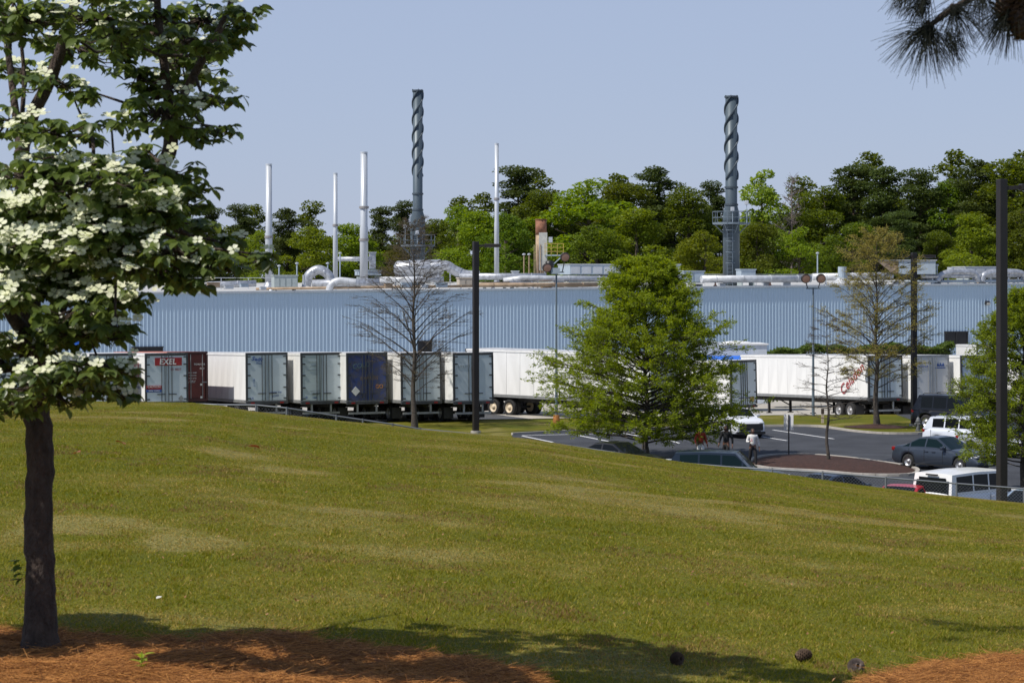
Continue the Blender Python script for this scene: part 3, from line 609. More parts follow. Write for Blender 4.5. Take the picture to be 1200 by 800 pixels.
def trailer(px, Y, theta, label, doorc=(None, None), side=None, L=15.6, top=4.08, bot=1.18, wheels_at=(2.2, 3.5), rim=None, key="tw", frame=None, zg=None, cat="trailer", anchor=0.0, reefer=False, horiz=False, group="semi trailers parked in the truck yard"):
    """origin on the ground under the middle of the rear doors; body runs to +y local"""
    X = (px - CX) * Y / F; z = g1(X, Y) + 0.05 if zg is None else zg
    side = side or whitep; frame = frame or framem; rim = rim or rimg
    o = empty("semi_trailer", (X, Y, z), theta, label, cat, group); o.rotation_euler[0] = -0.028 if abs(theta) < 1.6 else 0.0; W = 2.56; H = top - bot
    MB().box((0, L / 2, (top + bot) / 2), (W - 0.06, L - 0.1, H - 0.06)).build("body_core", side, o)
    npn = 13; pw = (L - 0.12) / npn; kk = (side.name, round(pw, 3), round(H, 2))
    for sx in (-1, 1):
        for i in range(npn):
            if kk not in PANELS:
                p = MB().box((0, 0, 0), (0.02, pw - 0.018, H - 0.26)); p.box((0, pw / 2 - 0.04, 0), (0.034, 0.05, H - 0.26)).build("side_panel", side); PANELS[kk] = bpy.data.objects["side_panel"].data if False else p
                q = bpy.data.objects[-1] if False else None
                ob = [x for x in C.objects if x.name.startswith("side_panel") and x.parent is None][-1]; PANELS[kk] = ob.data; bpy.data.objects.remove(ob)
            e = bpy.data.objects.new("side_panel", PANELS[kk]); link(e, o); e.location = (sx * (W / 2 - 0.02), 0.06 + pw * (i + .5), (top + bot) / 2 + .03)
    mb = MB()
    for sx in (-1, 1): mb.box((sx * (W / 2), L / 2, bot + 0.06), (0.05, L - .05, 0.16)); 
    mb.build("bottom_rail", frameg, o); mb = MB()
    for sx in (-1, 1): mb.box((sx * (W / 2 - .003), L / 2, top - 0.05), (0.05, L - .06, 0.12))
    mb.build("top_rail", side, o)
    MB().box((0, L / 2, top + 0.01), (W - 0.1, L - 0.1, 0.05)).build("roof", ROOFM, o)
    mb = MB(); mb.box((0, -0.02, top - 0.04), (W + .02, 0.12, 0.15)); mb.box((0, -0.02, bot - 0.02), (W + .02, 0.14, 0.16))
    for sx in (-1, 1): mb.box((sx * (W / 2 - 0.035), -0.021, (top + bot) / 2), (0.1, 0.12, H - .24))
    mb.build("rear_frame", frame, o)
    dm = [d or doorm for d in doorc]; dw = W / 2 - 0.1
    for k_, sx in enumerate((-1, 1)):
        d = MB().box((0, 0, 0), (dw - 0.015, 0.06, H - 0.22)).build("rear_door", dm[k_], o, loc=(sx * (dw / 2 + 0.008), -0.035, (top + bot) / 2 + 0.01))
        for fx_ in (0.30, 0.10):
            xx = -sx * (dw / 2 - fx_)
            MB().cyl((xx, -0.055, -(H / 2 - .1)), (xx, -0.055, H / 2 - .1), 0.022, k=6).build("lock_rod", frame, d)
            MB().box((xx + sx * .12, -0.07, -H * 0.32), (0.30, 0.03, 0.05)).build("lock_handle", frame, d)
        for hz in (-0.42, -0.2, 0.05, 0.28, 0.43): MB().box((sx * (dw / 2 - 0.07), -0.045, hz * H), (0.2, 0.03, 0.07)).build("hinge", frame, d)
    # underside
    mb = MB()
    for sx in (-0.55, 0.55): mb.box((sx, L / 2, bot - 0.2), (0.12, L * 0.96, 0.22))
    for yy in np.arange(1, L - 1, 1.2): mb.box((0, yy, bot - 0.06), (W - .15, 0.08, 0.1))
    mb.build("chassis_rail", chassis, o)
    mb = MB(); mb.box((0, 0.05, 0.55), (2.3, 0.1, 0.12))
    for sx in (-0.6, 0.6): mb.box((sx, 0.05, 0.82), (0.1, 0.1, 0.58))
    mb.build("underride_bar", frameg, o)
    for wy in wheels_at:
        MB().cyl((-1.0, wy, 0.52), (1.0, wy, 0.52), 0.08).build("axle", chassis, o)
        for sx in (-1, 1):
            for dx in (1.1, 0.78): wheel(o, (sx * dx, wy, 0.52), 0.52, 0.27, rim, key)
    for sx in (-1, 1):
        MB().box((sx * 1.02, wheels_at[-1] * 0 + min(wheels_at) - 0.85, 0.55), (0.6, 0.02, 0.65)).build("mudflap", chassis, o)
        mb = MB(); mb.box((sx * 0.85, L - 3.0, 0.65), (0.14, 0.14, 1.1)); mb.box((sx * .85, L - 3.0, 0.1), (0.3, 0.3, 0.06)); mb.bar((sx * .85, L - 3, 0.55), (sx * .4, L - 2.2, bot - .25), 0.07); mb.build("landing_leg", chassis, o)
    for sx in (-1, 1):
        MB().box((sx * 0.9, -0.1, bot - 0.02), (0.22, 0.03, 0.08)).build("tail_lamp", mat("red lamp", (0.3, 0.01, 0.01), 0.3), o)
    if reefer: MB().box((0, L + 0.2, top - 1.2), (1.9, 0.45, 1.9)).build("cooling_unit", whitep, o, bevel=0.06)
    return o
T30 = R(25)
def left_side_text(o, body, size, m, y_, z_, ang=0.0, shear=0):  # on the -x side, readable from outside
    e = text(body, size, m, o, (-1.325, y_, z_), (0, 0, 0), shear=shear)
    e.rotation_euler = (Matrix.Rotation(R(-90), 4, 'Z') @ Matrix.Rotation(R(90), 4, 'X') @ Matrix.Rotation(ang, 4, 'Z')).to_euler(); return e
YT = 131.0
a_ = trailer(20, 128, T30, "grey doored trailer glimpsed at the far left behind the dogwood trunk")
b_ = trailer(66, 129, T30, "white trailer mostly hidden by dogwood leaves right of the trunk", doorc=(whitep, whitep))
t0 = trailer(131, 129.5, T30, "plain grey door trailer whose right door edge shows beside the dogwood leaves", doorc=(doorm, doorm))
t1 = trailer(195.5, YT - 1, T30, "white trailer with a red and white name panel on its grey doors", side=whitep)
left_side_text(t1, "EXEL", 1.5, redp, 2.5, 3.0, shear=0.1)
left_side_text(t1, "logistics", 0.35, bluep, 1.9, 2.4); left_side_text(t1, "53 102", 0.25, bluep, 1.4, 2.1)
MB().box((0.1, -0.085, 3.62), (1.62, 0.02, 0.46)).build("name_panel", redp, t1)
text("EXEL", 0.46, whitel, t1, (0.05, -0.1, 3.6), RX, shear=0.15, bold=0.012); text("53 4027", 0.2, redp, t1, (0.55, -0.075, 3.15), RX)
MB().box((-0.78, -0.085, 2.12), (0.92, 0.02, 0.22)).build("warning_sticker", redp, t1); MB().box((-0.78, -0.085, 1.92), (0.92, 0.02, 0.16)).build("warning_sticker", bluep, t1)
text("CAUTION", 0.17, whitel, t1, (-0.78, -0.1, 2.15), RX); text("WIDE TURNS", 0.11, whitel, t1, (-0.78, -0.1, 1.92), RX)
dz = MB().add([(-.16, 0, 0), (0, 0, -.2), (.16, 0, 0), (0, 0, .2), (-.16, .02, 0), (0, .02, -.2), (.16, .02, 0), (0, .02, .2)], [(0, 1, 2, 3), (0, 4, 5, 1), (1, 5, 6, 2), (2, 6, 7, 3), (3, 7, 4, 0)])
dz.build("placard_holder", frameg, t1, loc=(0.85, -0.09, 1.45))
# red shipping container on a chassis
Xc = (220 - CX) * (YT + 0.3) / F
ct = empty("shipping_container", (Xc, YT + 0.3, g1(Xc, YT) + 0.05), T30, "dark red shipping container peeking out right of the trailer with the red name panel", "container"); ct.rotation_euler[0] = -0.03
MB().box((0, 6.1, 2.68), (2.4, 12.1, 2.84)).build("body_core", redc, ct)
cp = []
for i in range(44): cp += [(i * 0.275, 0), (i * 0.275 + .07, 0.036), (i * 0.275 + .17, 0.036), (i * .275 + .24, 0)]
for sx in (-1, 1):
    V = [(sx * (1.2 - .0 + y), x + 0.05, z) for z in (1.35, 4.05) for x, y in cp]; n_ = len(cp)
    np_mesh("corrugated_side", V, [(i, i + 1, i + 1 + n_, i + n_) for i in range(n_ - 1)], redc, parent=ct)
MB().box((0, 6.1, 4.13), (2.42, 12.15, 0.05)).build("roof", mat("sunlit red container roof", (0.42, 0.16, 0.12), .6), ct)  # lighter red than the sides, sunlight put into the roof colour
mb = MB(); mb.box((0, -0.03, 4.08), (2.46, 0.16, 0.14)); mb.box((0, -0.03, 1.3), (2.46, 0.16, 0.16))
for sx in (-1, 1): mb.box((sx * 1.17, -0.031, 2.68), (0.14, 0.15, 2.6)); 
mb.build("rear_frame", mat("dark red frame", (0.05, 0.012, 0.012), .6), ct)
for sx in (-1, 1):
    d = MB().box((0, 0, 0), (1.06, 0.06, 2.58)).build("rear_door", redc, ct, loc=(sx * .545, -0.03, 2.69))
    for fx_ in (-0.36, 0.36):
        MB().cyl((fx_, -0.06, -1.3), (fx_, -0.06, 1.3), 0.022, k=6).build("lock_rod", frameg, d); MB().box((fx_ + .1, -.08, -.35), (.3, .03, .05)).build("lock_handle", frameg, d)
text("TGHU 528", 0.15, whitel, ct, (0.72, -0.07, 3.4), RX); text("4210", 0.15, whitel, ct, (0.88, -0.07, 3.15), RX)
for i_, t_ in enumerate(("MAX 30480", "TARE 3750", "NET 26730", "CUBE 67")): text(t_, 0.10, whitel, ct, (0.3, -0.07, 2.9 - i_ * .16), RX)
for i_, t_ in enumerate(("A", "B")): MB().box((0.85, -0.07, 2.2 - i_ * .75), (0.16, 0.02, 0.12)).build("sticker", whitel, ct)
mb = MB(); [mb.box((sx * .5, 6, 1.05), (.15, 12, .22)) for sx in (-1, 1)]; mb.box((0, 0.05, .6), (2.3, .1, .12)); [mb.box((sx * .6, .06, .82), (.1, .08, .5)) for sx in (-1, 1)]; mb.build("chassis_rail", chassis, ct)
for wy in (1.8, 3.1):
    for sx in (-1, 1):
        for dx in (1.08, .76): wheel(ct, (sx * dx, wy, .52), .52, .27, rimg, "tw")
t2 = trailer(313, YT, T30, "white trailer right of the red container with a blue logo on its left door")
text("Swift", 0.34, bluep, t2, (-0.62, -0.08, 3.72), (R(90), R(8), 0), shear=0.3, bold=.01); text("lines", 0.2, bluep, t2, (-0.5, -0.08, 3.5), (R(90), R(8), 0), shear=.3)
text("SHARE THE", 0.14, bluep, t2, (0.55, -0.08, 1.75), RX); text("ROAD", 0.16, bluep, t2, (0.5, -0.08, 1.55), (R(90), R(-8), 0)); text("48 2117", .14, bluep, t2, (-.8, -.08, 2.35), (R(90), R(90), 0)); text("US", .2, bluep, t2, (-.95, -.08, 1.42), RX)
t3 = trailer(377, YT, T30, "white trailer with one greyer door, third door pair right of the red container's neighbour", doorc=(doorg, doorm), side=whitepd)
text("pride", .2, greyl, t3, (-.5, -.08, 3.35), RX, shear=.3); MB().box((-.55, -.08, 3.12), (.6, .02, .02)).build("pin_stripe", greyl, t3); MB().box((-.55, -.08, 3.6), (.5, .02, .02)).build("pin_stripe", greyl, t3)
text("HOW'S MY", .13, greyl, t3, (-.45, -.08, 1.85), RX); text("DRIVING", .13, greyl, t3, (-.45, -.08, 1.68), RX); text("1-800", .13, bluep, t3, (-.45, -.08, 1.45), RX); text("*", .4, bluep, t3, (-.95, -.08, 1.4), RX)
t4 = trailer(430.5, YT, T30, "trailer with grimy navy blue doors and a white diamond placard", doorc=(doorb, doorb), side=whitepd)
dz.build("placard_holder", whitel, t4, loc=(-0.75, -0.09, 1.85)).scale = (1.7, 1, 1.4)
text("COLD", .4, mat("dull teal lettering", (.12, .2, .2), .6), t4, (-.4, -.08, 3.35), (R(90), R(-8), 0), shear=.2); text("EXPRESS", .3, mat("dull ochre lettering", (.25, .17, .08), .6), t4, (.1, -.08, 2.6), RX, shear=.2); text("GO", .32, orangel, t4, (.75, -.08, 2.1), RX)
t5 = trailer(494, YT, T30, "white trailer directly behind the trunk of the bare tree", side=whitepd)
t6 = trailer(555, YT, T30, "trailer with grey blue doors crossed by the black lamp post", doorc=(doorm, doorm))
text("UTILITY", .22, greyl, t6, (-.6, -.08, 3.3), RX)
t7 = trailer(563, 141.5, R(-135), "long white trailer with cream wheel rims lying side on right of the black lamp post", rim=rimtan, key="twc", wheels_at=(2.4, 3.8), side=whitep)
t8 = trailer(872, 141, R(45), "trailer with mirror grey doors just right of the big leafy tree", doorc=(doorm, doorm), side=whitep, frame=framem)
MB().box((0.75, -.09, 1.62), (.42, .02, .3)).build("warning_sticker", mat("ochre sticker", (.45, .3, .08), .6), t8)
t9 = trailer(1038, 140.5, T30, "long white trailer with red diagonal script along its side", side=whitep, top=4.0, bot=1.25)
left_side_text(t9, "Celadon", .92, redp, 1.75, 2.55, ang=R(34), shear=.1)
t11 = trailer(1093, 141, T30, "white trailer right of the slim lamp post, small blue emblem on its door", side=whitep, doorc=(whitepd, whitepd), frame=frameg)
for i_ in range(3): MB().add([(-.12, 0, 0), (.12, 0, 0), (.03, 0, .22), (-.12, .02, 0), (.12, .02, 0), (.03, .02, .22)], [(0, 1, 2), (0, 3, 4, 1), (1, 4, 5, 2), (2, 5, 3, 0)]).build("emblem_peak", bluep, t11, loc=(.4 + i_ * .2, -.09, 3.4))
MB().box((.6, -.09, 3.3), (.75, .02, .06)).build("emblem_bar", bluep, t11); text("WERNER", .2, bluep, t11, (-.7, -.08, 3.4), RX)
t12 = trailer(1146, 141.5, T30, "white trailer right of the blue emblem trailer, its doors lost behind the right tree", side=whitep)
t13 = trailer(1166, 158, R(-6), "white trailer standing higher behind the right tree's crown", side=whitep, zg=-0.3, reefer=True)
t14 = trailer(1215, 143, T30, "trailer at the far right behind the thick lamp post", side=whitep)
# white annex (site office box) with a blue awning
Y = 166; s = F / Y; X = (872 - CX) / s
an = empty("site_office", (X, Y, -0.8), TH * .3, "pale box shaped site office with a blue awning between the leafy tree and the hedge", "office")
MB().box((0, 1.5, 2.15), (3.5, 3, 4.4)).build("wall", mat("pale office wall", (.55, .6, .66), .6), an, bevel=.03); MB().box((-2.6, 1.4, 2.3), (1.9, 2.8, 4.5)).build("annex_wall", mat("pale office wall", (.55, .6, .66), .6), an)
MB().box((0, 1.5, 4.40), (3.7, 3.2, .1)).build("roof", whitep, an)
MB().lathe((-0.3, 1.4, 4.46), [(1.2, 0), (1.0, .08), (.5, .14), (.01, .16)], 14).build("roof_vent", whitep, an, smooth=True)
MB().add([(-3.3, -.02, 3.55), (.6, -.02, 3.55), (.6, -.02, 3.1), (-3.3, -.02, 3.1), (-3.3, -.7, 3.1), (.6, -.7, 3.1), (-3.3, -.7, 2.95), (.6, -.7, 2.95)], [(0, 1, 5, 4), (4, 5, 7, 6), (0, 4, 3), (1, 2, 5), (3, 2, 1, 0)]).build("awning", mat("blue awning", (.03, .15, .62), .6), an)
MB().box((-.9, -.03, 1.5), (.9, .06, 2.0)).build("door", doorg, an)
# blue thing behind dogwood
Y = 140; o = empty("water_cooler_box", P(92, 402, Y), 0.3, "bright blue box on the trailer roofs glimpsed through the dogwood leaves", "box")
MB().box((0, 0, -.15), (1.0, .7, .42)).build("case", mat("bright blue plastic", (.03, .18, .7), .5), o, bevel=.03); MB().box((0, 0, .09), (1.06, .76, .06)).build("lid", mat("bright blue plastic", (.03, .18, .7), .5), o)

# ------------------------------------------------------------------ fence
galvf = mat("galvanised fence", (0.20, 0.215, 0.235), 0.6, 0.4, var=0.2)
fp = [(225, 473), (255, 474), (300, 474.6), (336, 478), (394, 487.5), (425, 492), (460, 497), (492, 502.5), (560, 509), (640, 518), (720, 530), (800, 542.5), (860, 547), (905, 549.3), (964, 553.3), (1038, 559.2), (1121, 566.2), (1200, 572.5), (1290, 580), (1390, 588)]
FH = 1.18; fpts = []
for px, ry in fp:
    m_ = (ry - HY) / F; best = None
    for Yt in np.linspace(49, 68, 300):
        X = (px - CX) / F * Yt; d = abs(g1(X, Yt) + FH - (EYE - m_ * Yt))
        if best is None or d < best[0]: best = (d, X, Yt)
    fpts.append((best[1], best[2]))
fe = empty("chain_link_fence", (0, 55, 0), 0, "low chain link fence running behind the crest of the lawn", "fence")
off = Vector((0, 55, 0)); wires = []; rails = []
def fz(x, y): return g1(x, y)
for i, (x, y) in enumerate(fpts):
    z = fz(x, y); q = MB().cyl((x, y - 55, z - .1), (x, y - 55, z + FH + .03), 0.026, k=8); q.build("post", galvf, fe)
    if i < len(fpts) - 1:
        x2, y2 = fpts[i + 1]; z2 = fz(x2, y2)
        MB().cyl((x, y - 55, z + FH), (x2, y2 - 55, z2 + FH), 0.021, k=8).build("top_rail", galvf, fe)
        L = math.hypot(x2 - x, y2 - y); n_ = int(L / 0.085)
        a = np.array([x, y - 55, z]); b = np.array([x2, y2 - 55, z2]); hh = FH / L
        for k in range(-int(FH / 0.085), n_):
            for sg in (1, -1):
                t0_, t1_ = k * .085 / L, (k * .085 + FH) / L; c0, c1 = max(0, t0_), min(1, t1_)
                if c1 <= c0: continue
                h0, h1 = (c0 - t0_) / (t1_ - t0_), (c1 - t0_) / (t1_ - t0_)
                if sg < 0: h0, h1 = 1 - h0, 1 - h1
                wires.append([*(a + (b - a) * c0 + [0, 0, h0 * FH]), *(a + (b - a) * c1 + [0, 0, h1 * FH]), .0022, .0022])
V, Fq = seg_mesh(wires, 3); o = np_mesh("wire_mesh", V, Fq, galvf, parent=fe); tag(o, kind="stuff")

# ------------------------------------------------------------------ lamp posts and signs
bronze = mat("dark bronze pole", (0.018, 0.014, 0.014), 0.45, var=0.2)
lens = mat("lamp lens", (0.6, 0.62, 0.6), 0.2)
def lamp_post(px, ybase, ytop, label, wpx, heads, Y=None, base=True):
    Y = Y or F * EYE / (ybase - HY); s = F / Y; X = (px - CX) / s; z0 = g1(X, Y); H = EYE + (HY - ytop) / s - z0
    o = empty("lamp_post", (X, Y, z0), 0, label, "lamp post", "black parking lot lamp posts"); r = wpx / s / 2
    MB().box((0, 0, H / 2), (2 * r * .92, 2 * r * .92, H), rz=R(20)).build("pole", bronze, o, bevel=r * .15)
    MB().cyl((0, 0, 0), (0, 0, 0.12), .28, k=16).build("footing", kerbm, o)
    for (dx, dy, L) in heads:
        MB().bar((0, 0, H - .25), (dx * .5, dy * .5, H - .22), .11).build("arm", bronze, o)
        e = MB().prism([(-L / 2, -.17), (L / 2, -.2), (L / 2 + .06, 0), (L / 2, .2), (-L / 2, .17)], -0.09, 0.09).build("lamp_head", bronze, o, bevel=.02, loc=(dx * (.5 + L / 2), dy * (.5 + L / 2), H - .22), rz=math.atan2(dy, dx))
        MB().box((0, 0, -.10), (L * .7, .26, .02)).build("lens", lens, e)
    return o
lamp_post(557.5, 507, 283, "black lamp post in the middle with one lamp arm pointing right", 7.2, [(1, -.1, .85)])
lamp_post(1071, 499, 296, "slim black lamp post with twin heads beside the yellow green tree", 6.3, [(1, 0, .7), (-.6, .1, .4)])
lamp_post(1174, 583, 210, "thick black lamp post at the far right rising from behind the lawn crest", 10.8, [(1, 0.05, .7)], Y=60.5)
grp = "grey floodlight poles"
def flood_pole(px, ybase, ytop, label, heads):
    Y = F * EYE / (ybase - HY); s = F / Y; X = (px - CX) / s; z0 = g1(X, Y); H = EYE + (HY - ytop) / s - z0
    o = empty("floodlight_pole", (X, Y, z0), 0, label, "lamp post", grp)
    MB().tube([(0, 0, 0), (0, 0, H)], [.09, .05], 10).build("pole", mat("grey pole paint", (.13, .17, .21), .5), o)
    MB().bar((-.45, 0, H - .05), (.45, 0, H - .05), .07).build("cross_arm", mat("grey pole paint", (.13, .17, .21), .5), o)
    for dx, dz, sc_ in heads:
        MB().bar((dx * .7, 0, H - .03), (dx, -.05, H + dz), .05).build("bracket", blackm, o)
        e = MB().lathe((0, 0, 0), [(.08, .16), (.24, .1), (.3, -.02), (.3, -.16), (.26, -.2)], 14, axis='Y').build("floodlight", blackm, o, loc=(dx, -.12, H + dz + .12)); e.scale = (sc_,) * 3
        MB().lathe((0, -.17, 0), [(.27, 0), (.01, -.01)], 14, axis='Y').build("lens", mat("floodlight glass", (.22, .13, .1), .2), e)
    return o
flood_pole(953, 487, 337, "grey pole with two round floodlights on V brackets beside the young sapling", [(-.5, .45, 1), (.45, .45, 1)])
o = flood_pole(652, 497, 318, "grey floodlight pole against the leafy tree's left edge with an orange foot", [(-.55, .1, .95), (.5, .72, .95)])
MB().tube([(0, 0, 0), (0, 0, .55)], [.24, .17], 12).build("orange_foot", mat("orange guard", (.5, .2, .05), .7), o)
MB().box((-.05, -.1, 8.98), (.5, .3, .35)).build("junction_box", bluegrey, o)
# sign seen from behind
xs_, ys_ = on_ground(924.3, 536); o = empty("parking_sign", (xs_, ys_, .15), 0, "white rectangular parking sign on a thin black post in the mulch island", "sign")
MB().box((0, 0, .95), (.06, .05, 1.9)).build("post", blackm, o); MB().box((.0, .045, 1.55), (.46, .012, .75), rz=R(-14)).build("sign_panel", mat("white sign", (.8, .8, .8), .5), o)
# hydrant & small marker
xs_, ys_ = on_ground(1076, 505); o = empty("fire_hydrant", (xs_, ys_, 0), .4, "weathered silver fire hydrant on the grass beside the dark SUV's rear wheel", "hydrant"); hm = mat("weathered silver paint", (.16, .165, .17), .6, .2, var=.5, vscale=8)
MB().lathe((0, 0, 0), [(.17, 0), (.17, .06), (.11, .07), (.11, .5), (.15, .52), (.15, .58), (.12, .6), (.1, .7), (.04, .77), (.03, .82), (.01, .82)], 14).build("barrel", hm, o, smooth=False)
for d_ in ((1, 0), (-1, 0), (0, -1)): MB().cyl((0, 0, .42), (d_[0] * .22, d_[1] * .22, .42), .06, k=10).build("nozzle_cap", hm, o)
xs_, ys_ = on_ground(964, 495.5); o = empty("marker_post", (xs_, ys_, 0), 0, "short brown marker post with a pale base in the grass behind the sapling", "post")
MB().box((0, 0, .28), (.14, .12, .56)).build("post", mat("pale weathered wood", (.45, .38, .3), .8), o); MB().box((0, 0, .7), (.17, .14, .3)).build("cap", mat("dark brown cap", (.05, .035, .03), .7), o)
# hedge
hed = foliage("hedge leaves", (.06, .10, .018), (.12, .17, .03), .3)
Y = 172; s = F / Y; x0, x1 = (900 - CX) / s, (1136 - CX) / s; n = 30000
hp = rng.random((n, 3)); hp[:, 0] = x0 + hp[:, 0] * (x1 - x0); hp[:, 1] = Y + hp[:, 1] * 2.2 + (hp[:, 0] - x0) * .364; top = 3.1 + .15 * np.sin(hp[:, 0] * 1.1) + .12 * np.sin(hp[:, 0] * 2.7 + 1)
hp[:, 2] = np.where(rng.random(n) < .5, top - rng.random(n) ** 2 * .4, -.9 + hp[:, 2] * (top + .9)); hp[:, 2] -= 0.4 * np.exp(-(hp[:, 0] - x0) * 2)
he = empty("clipped_hedge", (x0, Y, -.85), 0, "long clipped green hedge standing between the white trailers and the ribbed wall", "hedge")
V, Fq = leaf_cloud(hp - np.array([x0, Y, -.85]), rng.uniform(.12, .28, n), .4, .6); tag(np_mesh("foliage", V, Fq, hed, parent=he), kind="stuff")
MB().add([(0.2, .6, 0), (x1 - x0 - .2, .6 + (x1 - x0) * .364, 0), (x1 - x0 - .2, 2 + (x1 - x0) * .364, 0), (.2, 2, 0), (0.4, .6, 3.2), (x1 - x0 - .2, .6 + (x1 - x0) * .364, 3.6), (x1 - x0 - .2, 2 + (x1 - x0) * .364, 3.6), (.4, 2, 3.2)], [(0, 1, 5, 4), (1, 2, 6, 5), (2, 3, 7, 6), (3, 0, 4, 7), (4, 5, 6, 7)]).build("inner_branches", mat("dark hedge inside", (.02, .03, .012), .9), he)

# ------------------------------------------------------------------ cars
glassm = mat("tinted glass", (0.008, 0.010, 0.012), 0.05, var=0.0, spec=0.14); glassm2 = mat("green tinted glass", (0.005, 0.014, 0.016), 0.05, var=0, spec=0.16)
alloy = mat("alloy wheel", (.5, .5, .52), .3, .7); headl = mat("headlight glass", (.65, .68, .7), .12, .2); taill = mat("tail light glass", (.22, .008, .008), .2)
trim = mat("black trim", (.015, .015, .016), .5); plate = mat("licence plate", (.65, .66, .62), .5)
def paint(name, c, metal=.3): return mat(name, c, .3, metal, var=.04, coat=.35, spec=.4)
def car(X, Y, hd, paintm, label, L=4.8, W=1.84, H=1.45, style="sedan", cat="car", wr=.33, glass=None, zg=None, rails=False, group=None):
    """local +x forward"""
    glass = glass or glassm
    o = empty({"sedan": "sedan_car", "suv": "suv_car", "box": "boxy_suv"}[style], (X, Y, (g1(X, Y) if zg is None else zg) + .02), math.atan2(hd[1], hd[0]), label, cat, group)
    hl = L / 2; wb = L * .295; fa, ra = wb, -wb * .98
    if style == "sedan": top = [(-hl, .62), (-hl + .05, .88), (-hl * .9, 1.0), (-hl * .62, 1.02), (0, .98), (hl * .35, .96), (hl * .6, .9), (hl * .85, .78), (hl - .06, .62), (hl, .5)]; gh = dict(cowl=hl * .36, rf=hl * .02, rr=-hl * .38, tb=-hl * .74, belt=.97, cuts=[-hl * .55, -hl * .20, hl * .2])
    elif style == "suv": top = [(-hl, .6), (-hl + .04, 1.0), (-hl * .95, 1.12), (0, 1.1), (hl * .42, 1.1), (hl * .75, 1.02), (hl * .93, .88), (hl, .6)]; gh = dict(cowl=hl * .44, rf=hl * .16, rr=-hl * .80, tb=-hl * .95, belt=1.08, cuts=[-hl * .74, -hl * .42, -hl * .06, hl * .28])
    else: top = [(-hl, .6), (-hl + .02, 1.1), (-hl * .97, 1.16), (0, 1.14), (hl * .46, 1.14), (hl * .8, 1.1), (hl * .94, 1.0), (hl, .6)]; gh = dict(cowl=hl * .46, rf=hl * .30, rr=-hl * .92, tb=-hl * .97, belt=1.13, cuts=[-hl * .84, -hl * .42, -hl * .04, hl * .33])
    tx = np.array([t[0] for t in top]); tz = np.array([t[1] for t in top]) * (1.0)
    st = np.unique(np.concatenate([np.linspace(-hl, hl, 60), tx, [fa - wr * 1.17, fa + wr * 1.17, ra - wr * 1.17, ra + wr * 1.17]]))
    V = []; nst = len(st)
    for x in st:
        zt = float(np.interp(x, tx, tz)); t = abs(x) / hl; wh = W / 2 * (1 - .16 * max(0, (t - .72) / .28) ** 2.0 - .0 * t); zb = .24 + .12 * max(0, (t - .9) / .1)
        for c_ in (fa, ra):
            d = abs(x - c_); Ra = wr * 1.16
            if d < Ra: zb = max(zb, wr + math.sqrt(Ra * Ra - d * d))
        zm = lerp(zb, zt, .45); zt = max(zt, zb + .08); zs = max(zb + .03, zt - .16)
        ring = [(0, .24 if zb < .3 else zb), (wh * .5, zb), (wh * .955, zb), (wh * .99, zb + .04), (wh, max(zm, zb + .05)), (wh * .985, zs), (wh * .93, zt - .03), (wh * .8, zt), (wh * .45, zt + .02), (0, zt + .03)]
        V += [(x, y, z) for y, z in ring] + [(x, -y, z) for y, z in reversed(ring[1:-1])]
    k = 18; Fq = []
    for i in range(nst - 1):
        for j in range(k): a = i * k + j; b = i * k + (j + 1) % k; Fq.append((a, a + k, b + k, b))
    Fq += [tuple(range(k)), tuple((nst - 1) * k + j for j in reversed(range(k)))]
    MB().add(V, Fq).build("body", paintm, o, smooth=True)
    # greenhouse
    B = gh["belt"]; cw, rf, rr, tb = gh["cowl"], gh["rf"], gh["rr"], gh["tb"]; H2 = H
    kx = [tb, rr, lerp(rr, rf, .5), rf, cw]; kz = [B - .02, H2 - .045, H2, H2 - .03, B - .02]
    gs = np.unique(np.concatenate([np.linspace(tb, rr, 4), np.linspace(rr, rf, 8), np.linspace(rf, cw, 5), [c + d for c in gh["cuts"] for d in (-.035, .035)]]))
    wbt = W / 2 * .93; wrt = W / 2 * (.70 if style == "sedan" else .78 if style == "suv" else .86)
    cols = []
    for x in gs:
        z = float(np.interp(x, kx, kz)); f_ = max(0, (z - B) / (H2 - B)); wt = lerp(wbt, wrt, f_)
        row = [(x, wbt, B - .04), (x, lerp(wbt, wt, .12), lerp(B, z, .12)), (x, lerp(wbt, wt, .88), lerp(B, z, .88)), (x, wt, z), (x, wt * .86, z + .02), (x, wt * .4, z + .035), (x, -wt * .4, z + .035), (x, -wt * .86, z + .02), (x, -wt, z), (x, -lerp(wbt, wt, .88), lerp(B, z, .88)), (x, -lerp(wbt, wt, .12), lerp(B, z, .12)), (x, -wbt, B - .04)]
        cols.append(row)
    parts = {}
    def addf(key, q): parts.setdefault(key, MB()).add(q, [(0, 1, 2, 3)])
    cuts = sorted(gh["cuts"])
    for i in range(len(gs) - 1):
        xm = (gs[i] + gs[i + 1]) / 2
        for j in range(11):
            q = [cols[i][j], cols[i + 1][j], cols[i + 1][j + 1], cols[i][j + 1]]; key = "shell"
            if j in (1, 9):
                side = "L" if j == 1 else "R"; inpil = any(abs(xm - c) < .036 for c in cuts); seg = sum(xm > c for c in cuts)
                if not inpil and xm > tb + (cw - tb) * .02 and xm < cw - .12 and (style != "box" or xm > tb + .1): key = ("w", side, seg)
                if style == "suv" and xm < cuts[0]: key = "shell"
                if style == "box" and xm < cuts[0]: key = "shell"
            elif 4 <= j <= 6:
                if xm > rf + .03: key = "windshield"
                elif xm < rr - .02: key = "rear_window"
            addf(key, q)
    for key, m_ in parts.items():
        if key == "shell": m_.build("roof", paintm, o, smooth=False)
        elif key in ("windshield", "rear_window"): m_.build(key, glass, o)
        else: m_.build("side_window", glass, o)
